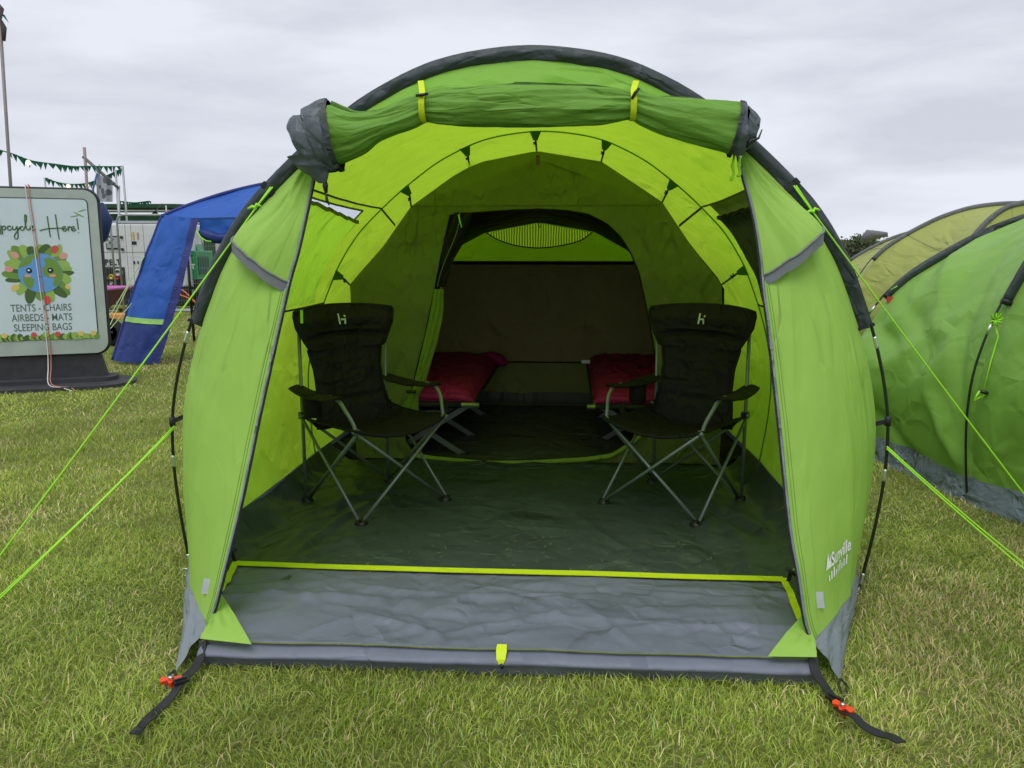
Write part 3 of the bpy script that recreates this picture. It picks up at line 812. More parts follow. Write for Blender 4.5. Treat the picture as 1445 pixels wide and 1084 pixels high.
def inn(u, z):
    y = VI+.012*nz(u*2.5, z*2.5)+.010*crease(u*1.6+z*.7, z*2.1, 2)+.004*crease(u*5, z*6, 4)+fold_h(IF, u, z)
    y += .04*max(0, z-1.2)
    return Vector((u, y, z))
mb = MB(); mb.add(*patch(out2, [OPEN], .022, inn)); inner = mb.build('inner_tent', M['inner'], tent)
# horizontal seam and opening zip
mb = MB(); mb.tube([inn(-.745+1.48*k/40, 1.59)+Vector((0, -.004, 0)) for k in range(41)], .002, 5); mb.build('inner_seam', M['inner'], inner)
mb = MB(); mb.tube([inn(p.x, p.y)+Vector((0, -.003, 0)) for p in resample([Vector((x, z, 0)) for x, z in OPEN+OPEN[:1]], 160)], .0045, 6); mb.build('door_binding', M['inner_black'], inner)
# light green strip on the sill lip of the inner door
lipc = resample([Vector((x, z, 0)) for x, z in [OPEN[i] for i in range(13, 22)]], 60)
mb = MB()
mb.grid(lambda a, b: inn(lipc[int(a*60)].x, lipc[int(a*60)].y-b*.035-.002)+Vector((0, -.02-.02*math.sin(b*PI)+.006*nz(a*30, b), .006)), 60, 4, 1.6, .04); mb.build('door_lip', M['inner_flap'], inner)
mb = MB()
def ruff(a, b):
    u = -1.1+a*2.2
    return Vector((u, VI-.05-.085*b+.014*nz(u*5, b), .016+.014*(1-b)+.012*crease(u*3.2, b)*(1-b)))
mb.grid(ruff, 110, 6, 2.2, .09); mb.build('ruffled_hem', M['sleeve'], inner)
# tied back door curtain on the left of the opening
def cur(a, b):
    ys = [408, 440, 480, 520, 545, 560, 585]; L = [613, 607, 598, 589, 583, 577, 560]; Rr = [626, 626, 618, 606, 599, 590, 590]
    y = ys[0]+(ys[-1]-ys[0])*a
    l = lerpt(list(zip(ys, L)), y); r = lerpt(list(zip(ys, Rr)), y); x = l+(r-l)*b
    p = S(x, y, VI-.02); p.y = VI-.02-.03*math.sin(PI*b)+.010*math.sin(b*16+a*5)+.006*crease(a*8, b*2)
    return p
mb = MB(); mb.grid(cur, 50, 20, .7, .15); mb.build('door_curtain', M['inner_flap'], inner)
c = S(580, 553, VI-.06); mb = MB(); mb.tube([c+Vector((-.03, 0, 0)), c+Vector((.03, 0, .0))], .01, 8); mb.build('curtain_toggle', M['blackplastic'], inner)
# bunched black netting upper left of the opening
def blk(a, b):
    ys = [300, 330, 360, 385, 405]; L = [636, 628, 622, 617, 614]; Rr = [668, 656, 643, 634, 628]
    y = ys[0]+(ys[-1]-ys[0])*a; l = lerpt(list(zip(ys, L)), y); r = lerpt(list(zip(ys, Rr)), y)
    p = S(l+(r-l)*b, y, VI+.02); p.y = VI+.03-.03*math.sin(PI*b)+.008*math.sin(b*12+a*7); return p
mb = MB(); mb.grid(blk, 30, 16, .4, .15); bn = mb.build('bunched_net', M['black_net'], inner)
mb = MB(); mb.tube([blk(k/24, .45+.15*math.sin(k/5))+Vector((0, -.012, 0)) for k in range(25)], .0022, 5); mb.build('net_zip', M['chairtube'], bn)
mb = MB(); z0 = S(647, 303, VI-.01); mb.tube([z0, z0+Vector((.01, -.01, -.04)), z0+Vector((.02, -.01, -.075))], .004, 6); mb.build('net_zip_pull', M['cord'], bn)
# bedroom: roof, walls, back
VB = 3.68
BK = [(S(x, y, VB).x, S(x, y, VB).z) for x, y in [(641, 374), (652, 346), (686, 328), (760, 314), (838, 327), (890, 356), (896, 373)]]
bkfull = [(-1.08, .02), (-1.02, .6), (-.86, 1.1)]+BK[1:-1]+[(.86, 1.1), (1.02, .6), (1.08, .02)]
frfull = [(-1.13, .02), (-1.14, .6), (-1.12, 1.12), (-.93, 1.34), (-.745, 1.585), (0, 1.86), (.745, 1.585), (.93, 1.34), (1.12, 1.12), (1.14, .6), (1.13, .02)]
fa = resample([Vector((x, VI+.03, z)) for x, z in frfull], 60)
# match by fraction
ba = resample([Vector((x, VB, z)) for x, z in bkfull], 60)
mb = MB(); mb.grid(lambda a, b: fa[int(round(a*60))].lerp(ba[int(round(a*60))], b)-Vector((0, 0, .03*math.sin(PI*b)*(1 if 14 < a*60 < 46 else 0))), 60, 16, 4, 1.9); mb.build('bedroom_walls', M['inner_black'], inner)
zb = S(760, 371, VB).z; zo = S(760, 511, VB).z
def wv(x, z, mat, name, poly, holes=[]):
    m = MB(); m.add(*patch(poly, holes, .05, lambda u, w: Vector((u, VB+.02*nz(u*2, w*2)+.006*crease(u*2, w*3), w)))); return m.build(name, mat, inner)
def cliprange(z):   # half width of back at height z
    tab = [(.02, 1.08), (.6, 1.02), (1.1, .86), (BK[1][1], abs(BK[1][0])), (BK[2][1], abs(BK[2][0])), (BK[3][1], .01)]
    return lerpt(tab, z)
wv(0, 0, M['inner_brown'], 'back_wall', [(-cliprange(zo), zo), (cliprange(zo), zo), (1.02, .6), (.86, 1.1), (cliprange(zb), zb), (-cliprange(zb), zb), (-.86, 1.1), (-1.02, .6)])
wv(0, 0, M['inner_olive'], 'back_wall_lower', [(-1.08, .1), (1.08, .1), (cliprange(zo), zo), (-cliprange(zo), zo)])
# vent opening in the green top: half-moon of netting
hm = [(S(x, y, VB).x, S(x, y, VB).z) for x, y in [(686, 328.5), (722, 321), (760, 314.5), (799, 321), (836, 328), (818, 340), (790, 347), (760, 350), (730, 347), (704, 339)]]
topoly = [(-cliprange(zb), zb+.004), (cliprange(zb), zb+.004)]+[(x, z) for x, z in reversed(BK[1:-1])]
m = MB(); m.add(*patch(topoly, [[(x, z-.003) for x, z in hm]], .04, lambda u, w: Vector((u, VB+.3*(w-zb)*0, w)))); tp = m.build('back_top', M['inner_top'], inner)
m = MB(); m.add(*patch([(x, z-.003) for x, z in hm], [], .03, lambda u, w: Vector((u, VB-.002+.006*math.sin(u*50), w)))); m.build('vent_mesh', M['net'], inner)
m = MB(); m.tube([Vector((x, VB-.008, z)) for x, z in [(p.x, p.y) for p in spline([Vector((*hm[i], 0)) for i in (4, 5, 6, 7, 8, 9, 0)], 30)]], .005, 6); m.build('vent_rim', M['inner_black'], inner)
m = MB(); m.ribbon([Vector((-.8+.1*k/1, VB-.01, zb+.0)) for k in range(17)], .03, (0, 0, 1), .006); m.build('back_band', M['inner_black'], inner)
m = MB(); m.tube([Vector((-1.0+2.0*k/20, VB-.012+.004*nz(k, 0), zo+.004*nz(k*.4, 3))) for k in range(21)], .006, 6); m.build('back_seam', M['inner_black'], inner)
h = S(760, 312, VB-.02)
m = MB(); m.tube([h+Vector((0, 0, .02)), h+Vector((0, 0, -.03)), h+Vector((.008, 0, -.055)), h+Vector((.018, 0, -.045)), h+Vector((.018, 0, -.03))], .004, 6); m.build('lantern_hook', M['blackplastic'], inner)
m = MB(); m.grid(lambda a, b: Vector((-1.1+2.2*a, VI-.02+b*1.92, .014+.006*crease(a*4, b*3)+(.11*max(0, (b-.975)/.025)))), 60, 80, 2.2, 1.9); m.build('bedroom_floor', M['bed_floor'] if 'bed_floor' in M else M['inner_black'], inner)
# floor edging line at the back
m = MB(); m.tube([Vector((-1.05+2.1*k/20, VB-.075, .035)) for k in range(21)], .003, 5); m.build('floor_edging', M['inner'], inner)
# suspension clips: gusset, elastic, hook from arch seam to inner
def clip(i, q, zz=None):
    a = fly_pt(i, 1.45); d = Vector((-a.x, 0, .75-a.z)).normalized(); sd = Vector((d.z, 0, -d.x))
    m = MB(); a0 = a+d*.004
    m.add([a0+sd*.032, a0-sd*.032, a0-sd*.012+d*.045+Vector((0, .03, 0)), a0+sd*.012+d*.045+Vector((0, .03, 0)), a0+Vector((0, -.006, 0))+sd*.03, a0+Vector((0, -.006, 0))-sd*.03, a0+Vector((0, .024, 0))-sd*.010+d*.045, a0+Vector((0, .024, 0))+sd*.010+d*.045],
          [(0, 1, 2, 3), (7, 6, 5, 4), (0, 3, 7, 4), (1, 5, 6, 2), (2, 6, 7, 3)], [(0, 0)]*8, flat=True)
    o = m.build('inner_clip', M['fly_dark'], tent)
    e = a+d*.045+Vector((0, .025, 0))
    m = MB(); m.ribbon([e, e.lerp(q, .5), q], .010, (sd.x, sd.y, sd.z), .003); m.tube([e.lerp(q, .25)+sd*.013, e.lerp(q, .30), e.lerp(q, .4)+sd*.012], .004, 6); m.tube([e.lerp(q, .2), e.lerp(q, .45)], .007, 6)
    m.build('clip_elastic', M['blackweb'], o)
M['fly_dark'] = fabric('dark green gusset', (.05, .14, .02), (.02, .05, .002), cr=.3)
def near_idx(u, z):
    return min(range(NA+1), key=lambda i: (A2[i]-Vector((u, 1.45, z))).length)
cps = [((757, 185), 4), ((655, 205), 3), ((565, 258), 2), ((471, 385), 0), ((860, 200), 5), ((950, 257), 6), ((1046, 385), 8)]
for (x, y), k in cps:
    s_ = S(x, y, 1.45); o_ = OUT[k]; clip(near_idx(s_.x, s_.z), inn(o_.x, o_.z))
# long black webbing between arch and inner at the knee
for (x, y), (x2, y2) in (((527, 292), (558, 318)), ((993, 288), (958, 319))):
    s_ = S(x, y, 1.45); i = near_idx(s_.x, s_.z); a = fly_pt(i, 1.45); b = S(x2, y2, VI)
    a = fly_pt(idx_at(1.575, x < 722), 1.45)+Vector((0, 0, -.003)); b = Vector((b.x, VI-.01, b.z))
    m = MB(); m.ribbon([a, a.lerp(b, .5), b], .014, (0, 0, 1), .003); m.build('webbing_link', M['blackweb'], tent)
# small brown tag hanging at the apex
c = S(759, 226, VI-.06); m = MB(); m.box(c, (.022, .006, .055)); m.build('care_tag', plain('brown card', (.12, .07, .04)), tent)
# side toggle near the left chair
c = S(426, 447, .55); m = MB(); m.ribbon([c+Vector((0, 0, .03)), c+Vector((0, -.005, -.03))], .012, (1, 0, 0), .004); m.build('green_tab', M['cord'], tent)

# side cloth between fly and inner at floor level, dark
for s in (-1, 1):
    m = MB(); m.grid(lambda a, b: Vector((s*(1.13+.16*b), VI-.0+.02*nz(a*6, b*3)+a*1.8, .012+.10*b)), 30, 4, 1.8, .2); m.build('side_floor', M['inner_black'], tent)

# ------------------------------------------------------------------ guy ropes
def rope_pts(a, b, sag=.0, n=16):
    return [a.lerp(b, k/n)-Vector((0, 0, sag*4*(k/n)*(1-k/n))) for k in range(n+1)]
def guy(a, gpx, double=False, knot=None, r=.0030):
    e = w2t(G(*gpx)); e.z = .02
    m = MB(); m.tube(rope_pts(a, e, .012), r, 6)
    if double:
        e2 = e+Vector((.05 if e.x > 0 else -.03, .045, 0)); m.tube(rope_pts(a+Vector((0, 0, .008)), e2, .02), r, 6)
    o = m.build('guy_rope', M['cord'], tent)
    if knot:
        k = a.lerp(e, knot); m = MB(); m.tube([k+Vector((-.03, 0, -.004)), k+Vector((-.012, 0, .004)), k, k+Vector((.004, 0, .012)), k+Vector((.022, 0, .006))], [.003, .006, .008, .006, .003], 6)
        m.tube(rope_pts(a+Vector((.008, 0, 0)), k, 0, 4), r, 6); m.build('rope_knot', M['cord'], o)
    return e
g1 = guy(S(382, 264, -.03), (-105, 932), knot=.05)
g2 = guy(S(246, 604, -.01), (-95, 941), double=True)
g3 = guy(S(1120, 262, -.03), (1560, 854), knot=.06)
g4 = guy(S(1251, 633, -.01), (1560, 905), double=True)

# ------------------------------------------------------------------ pegging straps at the front corners
def peg_strap(lf):
    if lf: px = [(287, 903, .08), (283, 925, .05), (275, 942, .045), (262, 955, .04), (252, 968, .045), (240, 985, .035), (222, 1003, .03), (205, 1018, .045), (198, 1026, .03), (190, 1036, .04)]
    else: px = [(1147, 928, .08), (1152, 950, .06), (1163, 967, .045), (1175, 985, .04), (1190, 1004, .045), (1205, 1010, .05), (1219, 1024, .04), (1240, 1035, .035), (1258, 1040, .04), (1272, 1048, .045)]
    pts = spline([w2t(G(x, y, z)) for x, y, z in px], 40)
    m = MB(); m.ribbon(pts, .030, [(0.9, .45 if not lf else -.45, .1*math.sin(k*.4)) for k in range(41)], .003)
    o = m.build('peg_strap', M['blackweb'], tent)
    b = pts[17]; m = MB(); m.box(b+Vector((0, 0, .006)), (.042, .03, .008), rz=R(-50 if not lf else 40)); m.box(b+Vector((0, 0, .012)), (.034, .008, .006), rz=R(-50 if not lf else 40)); m.build('strap_buckle', M['blackplastic'], o)
    return pts
s1 = peg_strap(True); s2 = peg_strap(False)
def peg(loc, rz, label, tilt=20):
    o = tag(empty('tent_peg', t2w(loc), rz), label, 'tent peg', 'orange headed pegs at the front corners')
    m = MB(); rt = Matrix.Rotation(R(tilt), 3, 'X')*.82
    m.tube([rt @ Vector((0, 0, -.02)), rt @ Vector((0, 0, .05))], .0035, 8); m.lathe([(.001, .0), (.008, .0), (.008, .004), (.001, .005)], rt @ Vector((0, 0, .052)), 12); m.build('peg_shaft', M['steel'], o)
    m = MB()
    hp = [(-.012, -.006), (-.034, -.012), (-.04, 0), (-.034, .012), (-.012, .01), (0, .016), (.012, .01), (.034, .012), (.04, 0), (.034, -.012), (.012, -.006), (.004, -.02), (-.004, -.02)]
    m.prism(hp, .03, .046, lambda x, y, z: rt @ Vector((x, y, z))); m.tube([rt @ Vector((0, 0, .01)), rt @ Vector((0, 0, .034))], .012, 10); m.build('peg_head', M['orange'], o, smooth=False)
    return o
peg(w2t(G(244, 970, .02)), R(10), 'orange headed tent peg holding the black strap at the tent\'s left front corner')
peg(w2t(G(1192, 1010, .02)), R(-55), 'orange headed tent peg holding the black strap at the tent\'s right front corner')
# ------------------------------------------------------------------ camping chairs
HW, HD, SZ, AZ, BZ = .265, .25, .455, .61, 1.0
CF = make_folds(26, -.25, .25, .42, 1.0, .08, .3, -.6, .6, 61, .022, .007)+make_folds(10, -.2, .2, .5, .82, .06, .2, 1.0, 2.1, 62, .018, .006)+[(0, .93, 0, 1, .11, .006, -.006), (0, .68, 1, 0, .2, .006, -.004)]
def make_chair(label):
    ch = tag(empty('camping_chair'), label, 'camping chair', 'padded camping chairs in the porch')
    Fp = {'bl': Vector((-HW, HD, 0)), 'br': Vector((HW, HD, 0)), 'fl': Vector((-HW, -HD, 0)), 'fr': Vector((HW, -HD, 0))}
    sp = {k: Vector((v.x*1.02, v.y*(1.0 if k[0] == 'b' else .96), SZ+(0 if k[0] == 'f' else .01))) for k, v in Fp.items()}
    def leg(a, b, off):
        m = MB(); a = Fp[a]+Vector((0, 0, .018))+off; b = sp[b]+off
        m.tube([a, a.lerp(b, .5), b], .0082, 10); m.tube([b-(b-a).normalized()*.01, b+(b-a).normalized()*.012], .012, 8)
        return m.build('leg', M['chairtube'], ch)
    o = .010
    for a, b, f in (('fl', 'fr', Vector((0, -o, 0))), ('fr', 'fl', Vector((0, o, 0))), ('bl', 'br', Vector((0, o, 0))), ('br', 'bl', Vector((0, -o, 0))),
                    ('fl', 'bl', Vector((-o, 0, 0))), ('bl', 'fl', Vector((o, 0, 0))), ('fr', 'br', Vector((o, 0, 0))), ('br', 'fr', Vector((-o, 0, 0)))):
        leg(a, b, f)
    for k, v in Fp.items():
        m = MB(); m.lathe([(.03, 0), (.034, .006), (.026, .018), (.014, .03), (.001, .032)], (v.x, v.y, 0), 14)
        m.box((v.x, v.y, .02), (.05, .016, .022), rz=R(45 if (v.x*v.y) > 0 else -45)); m.build('foot', M['blackplastic'], ch)
    for s in (-1, 1):
        m = MB(); m.tube([Vector((s*HW, HD+.012, .02)), Vector((s*HW, HD+.012, BZ-.02))], .0092, 10); m.build('back_post', M['chairtube'], ch)
        m = MB(); x = s*HW
        m.tube(spline([(x*1.01, -HD*.96, SZ-.01), (x*1.03, -HD*.9, SZ+.04), (x*1.10, -HD*.75, AZ-.05), (x*1.12, -HD*.55, AZ-.008), (x*1.12, -HD*.25, AZ)], 20), .0095, 10); m.build('arm_post', M['chairtube'], ch)
        # slider joint on back post
        m = MB(); m.box((x, HD+.008, SZ+.01), (.03, .04, .035)); m.build('slider', M['blackplastic'], ch)
    # seat: slung cloth with sagging middle and raised corners
    def seat(a, b, dz=0):
        u = a*2-1; y = -HD*1.0+b*(HD*2+.0)
        edge = abs(u)
        x = u*(HW+.012)*(1-.06*math.sin(PI*b))
        z = SZ+.012-.072*(1-u*u)*(1-.25*(1-b))-.012*math.sin(PI*b)*edge
        z += (.004*crease(u*2.5+b, b*3.5, 1)+.003*nz(u*6, b*7))
        y += -.018*(1-u*u)*(1-b)
        return Vector((x, y, z-dz))
    m = MB()
    m.grid(seat, 40, 36, .55, .5)
    m.grid(lambda a, b: seat(a, b, .012), 40, 36, .55, .5)
    m.tube([seat(k/24, 0, .006) for k in range(25)], .0085, 8); m.tube([seat(0, k/24, .006) for k in range(25)], .008, 8); m.tube([seat(1, k/24, .006) for k in range(25)], .008, 8)
    m.build('seat', M['chaircloth'], ch)
    # backrest: padded, wide head, narrow waist
    wt = [(.40, .235), (.50, .222), (.60, .205), (.70, .205), (.80, .226), (.87, .268), (.92, .295), (.98, .305), (1.01, .302), (1.03, .285), (1.04, .26)]
    def bk(a, b, sgn):
        z = .40+b*.612; u = a*2-1; w = lerpt(wt, z)
        x = u*w
        lean = .012+HD+(.065 if z > .8 else .065)-.10*(1-min(1, (z-.40)/.55))**1.4-.02
        y = lean-.07*(u*u)*(1 if z > .8 else .6)-.0
        if z > .9: y += (.018)*(1-abs(u))
        # pads: head roll, lumbar, seams
        th = .020+.020*(1-u**4)
        seam1 = z-(.845+.035*(1-u*u)); seam2 = z-(.835)+.03*(1-u*u); seam3 = z-(.53+.02*u*u)
        th *= (1-.65*math.exp(-(seam1/.014)**2))*(1-.25*math.exp(-(seam3/.02)**2))
        if z > .88: th += .014*(1-u*u)*math.sin(min(1, (z-.88)/.17)*PI)
        th *= min(1, (1-abs(u))*7+.12)*min(1, (1-b)*9+.15)
        cr_ = .007*crease(u*1.1+z*1.2, z*2.4-u*.9, 3)+fold_h(CF, u*.28, z)
        zt = z+(.018*(1-u*u)-.018*abs(u)**3 if z > .97 else 0)*((z-.97)/.065 if z > .97 else 0)
        return Vector((x, y+sgn*(th+cr_*(1 if sgn < 0 else 0)), zt))
    m = MB(); nb = 60
    m.grid(lambda a, b: bk(a, b, -1), 70, 90, .5, .68); m.grid(lambda a, b: bk(a, b, 1), 44, nb, .5, .68)
    for s in (0, 1): m.tube([(bk(s, k/40, -1)+bk(s, k/40, 1))/2 for k in range(41)], .007, 8)
    m.tube([(bk(k/40, 1, -1)+bk(k/40, 1, 1))/2 for k in range(41)], .010, 8)
    # sleeves over the posts at the top corners
    for s in (-1, 1): m.tube([Vector((s*(HW+.002), HD+.006, .90)), Vector((s*(HW+.004), HD+.008, .97)), Vector((s*HW, HD+.008, BZ-.01)), Vector((s*(HW-.02), HD+.008, BZ+.012))], [.012, .022, .022, .012], 10)
    bko = m.build('backrest', M['chaircloth'], ch)
    # cloth from the bottom of the back under the seat rear
    m = MB(); m.grid(lambda a, b: bk(a, 0, 0).lerp(seat(a, .9), b), 20, 6, .4, .1); m.build('lumbar_panel', M['chaircloth'], ch)
    # armrests
    for s in (-1, 1):
        def arm(a, b, top=0):
            y = HD+.03-a*(HD*1.62+.03); w = .040+.012*math.sin(PI*min(1, a*1.5)) if a < .8 else .040*(1-(a-.8)*2.4)
            z = AZ+.014-.018*math.sin(PI*a)+.004*crease(a*3, b*2+s)
            cx = s*HW*(1.02+.10*a)+s*.012
            return Vector((cx+(b*2-1)*w, y, z-.010*(b*2-1)**2-top))
        m = MB(); m.grid(lambda a, b: arm(a, b), 26, 8, .45, .08); m.grid(lambda a, b: arm(a, b, .012), 26, 8, .45, .08)
        for bb in (0, 1): m.tube([arm(k/20, bb, .006) for k in range(21)], .006, 6)
        m.tube([arm(1, k/8, .006) for k in range(9)], .006, 6)
        ar = m.build('armrest', M['chaircloth'], ch)
        if True:
            # drink holder: cloth bucket under the armrest
            cx, cyy = s*HW*1.06+s*.012, HD-.14
            m = MB(); m.lathe([(.040, -.125), (.046, -.12), (.047, -.05), (.048, 0), (.044, -.0), (.040, -.11)], (cx, cyy, AZ-.0), 20)
            if s < 0: m.build('cup_holder', M['chaircloth'], ar)
    # small "hi" mark on the head pad
    def onb(x, y):
        z = .948+y; w = lerpt(wt, z); a = (x/w+1)/2
        p = bk(a, (z-.40)/.612, -1); return p+Vector((0, -.012, 0))
    m = MB()
    for poly in ([(-.022, -.02), (-.014, -.02), (-.014, .026), (-.022, .026)], [(-.014, -.002), (.008, -.002), (.008, .006), (-.014, .006)], [(.004, -.02), (.012, -.02), (.012, .006), (.004, .006)], [(.006, .012), (.014, .012), (.014, .02), (.006, .02)]):
        b_ = len(poly); m.add([onb(x*1.15, y*1.15) for x, y in poly], [tuple(range(b_))])
    m.build('print', M['logo'], bko)
    return ch
def place(o, loc, rz): o.location = loc; o.rotation_euler = (0, 0, rz)
ch1 = make_chair('black padded camping chair on the left, facing inwards beside the tied back green curtain')
place(ch1, (-.717, 4.006, .014), R(44.6))
def copy_tree(o, parent=None):
    c = o.copy(); C.objects.link(c); c.parent = parent
    for k in [x for x in bpy.data.objects if x.parent == o]: copy_tree(k, c)
    return c
ch2 = copy_tree(ch1); ch2['label'] = 'black padded camping chair on the right, turned towards the left, beside the dark side window'
place(ch2, (.8455, 3.985, .014), R(-39.8))

# ------------------------------------------------------------------ camp beds and sleeping bags
def bed(u0, u1, label, s):
    b = tag(empty('camp_bed', t2w(((u0+u1)/2, 2.75, 0)), -YAW), label, 'camp bed', 'folding camp beds in the bedroom')
    w = (u1-u0)/2; y0, y1, h = -.92, .92, .375
    m = MB(); m.grid(lambda a, c: Vector((-w+2*w*a, y0+.03+(y1-y0-.06)*c, h-.012-.02*math.sin(PI*a))), 14, 30, .65, 1.8); m.grid(lambda a, c: Vector((-w+2*w*a, y0+.03+(y1-y0-.06)*c, h-.02-.02*math.sin(PI*a))), 14, 30, .65, 1.8)
    for x in (-w, w): m.tube([(x, y0+.03, h), (x, y1-.03, h)], .019, 10)
    m.tube([(-w+.0, y0+.02, h), (w, y0+.02, h)], .018, 10)
    m.build('bed_canvas', M['bedcloth'], b)
    for x in (-w, w):
        m = MB(); m.tube([(x, y0-.0, h), (x, y1+.02, h)], .0135, 10); m.build('side_tube', M['alu'], b)
    m = MB(); m.tube([(-w-.05, y0-.012, h), (w+.05, y0-.012, h)], .0165, 12); m.build('end_bar', M['alu'], b)
    m = MB(); m.tube([(-w+.0, y0-.014, h), (w-.06, y0-.014, h)], .019, 12); m.ribbon([(s*.16, y0-.036, h-.03), (s*.16, y0-.036, h+.035)], .028, (1, 0, 0), .004); m.build('end_sleeve', M['bedcloth'], b)
    for y in (-.80, -.28, .45):
        for sg in (-1, 1):
            m = MB(); yy = y+sg*.022
            m.ribbon([(-sg*w*.96, yy, h-.01), (sg*w*.78, yy, .012)], .034, (0, 0, 1), .012)
            m.ribbon([(-sg*w*.96, yy, h-.01), (sg*w*.78, yy, .012)], .012, (0, 1, 0), .03) if False else None
            lg = m.build('leg', M['bedleg'], b)
            m = MB(); m.box((sg*w*.79, yy, .014), (.05, .025, .024)); m.build('foot', M['blackplastic'], lg)
        m = MB(); m.tube([(-w*.5, y, h-.07), (w*.5, y, h-.07)], .007, 8); m.build('cross_link', M['bedleg'], b)
    return b
bed(-1.03, -.40, 'folding camp bed on the left behind the tied back curtain', 1)
bed(.37, 1.02, 'folding camp bed on the right behind the right chair', -1)
def sleeping_bag(u0, u1, label, s):
    o = tag(empty('sleeping_bag', t2w(((u0+u1)/2, 2.75, .387)), -YAW), label, 'sleeping bag', 'magenta sleeping bags on the camp beds')
    w = (u1-u0)/2+.01
    def f(a, c):
        u = a*2-1; y = -.905+c*1.82
        yy = y
        e = (1-abs(u)**6)*(1-abs(c*2-1)**14)
        z = .012+.062*max(0, e)**.35
        q = .006*abs(math.sin(y*9+.4*math.sin(u*3)))+.022*crease(u*1.5+y, y*2.4, 5 if s > 0 else 9)+.014*crease(u*3.5, y*6, 2 if s > 0 else 12)+.006*nz(u*9, y*12)
        x = u*w*(1+.02*nz(y*3, s))
        return Vector((x, yy, z+q*e))
    m = MB(); m.grid(f, 44, 100, .65, 1.85)
    m.grid(lambda a, c: Vector((lambda p: (p.x, p.y, .004))(f(a, c))), 10, 20, .65, 1.85)
    m.grid(lambda a, c: Vector((f(a, 0).x, f(a, 0).y-.01*math.sin(PI*c), .004+(f(a, 0).z-.004)*c)), 44, 4, .65, .1)
    for a_ in (0, 1): m.tube([f(a_, k/40) for k in range(41)], .010, 6)
    m.build('bag_shell', M['bag'], o)
    # front folded edge
    m = MB(); m.tube([f(k/24, .012)+Vector((0, -.004, -.026)) for k in range(1, 24)], .026, 12, sq=1.2); m.build('bag_end', M['bag'], o)
    # hood lobe hanging over the inner rear corner
    m = MB(); c = Vector((s*(w+.0), .74, .045)); m.tube([c+Vector((-s*.12, -.02, .01)), c+Vector((-s*.03, 0, .02)), c+Vector((s*.03, 0, .0)), c+Vector((s*.07, -.01, -.03)), c+Vector((s*.08, -.015, -.045))], [.04, .045, .04, .035, .015], 14, sq=1.4, rfn=lambda i, an: 1+.1*crease(i, an, 3)); (m.build('bag_hood', M['bag'], o) if s > 0 else None)
    if s < 0:
        m = MB(); m.box((-w-.03, .6, .055), (.07, .003, .028)); m.build('bag_label', M['white'], o)
    return o
sleeping_bag(-1.02, -.41, 'magenta sleeping bag laid on the left camp bed, its hood flopping over the edge', 1)
sleeping_bag(.38, 1.01, 'magenta sleeping bag with a white tag laid on the right camp bed', -1)
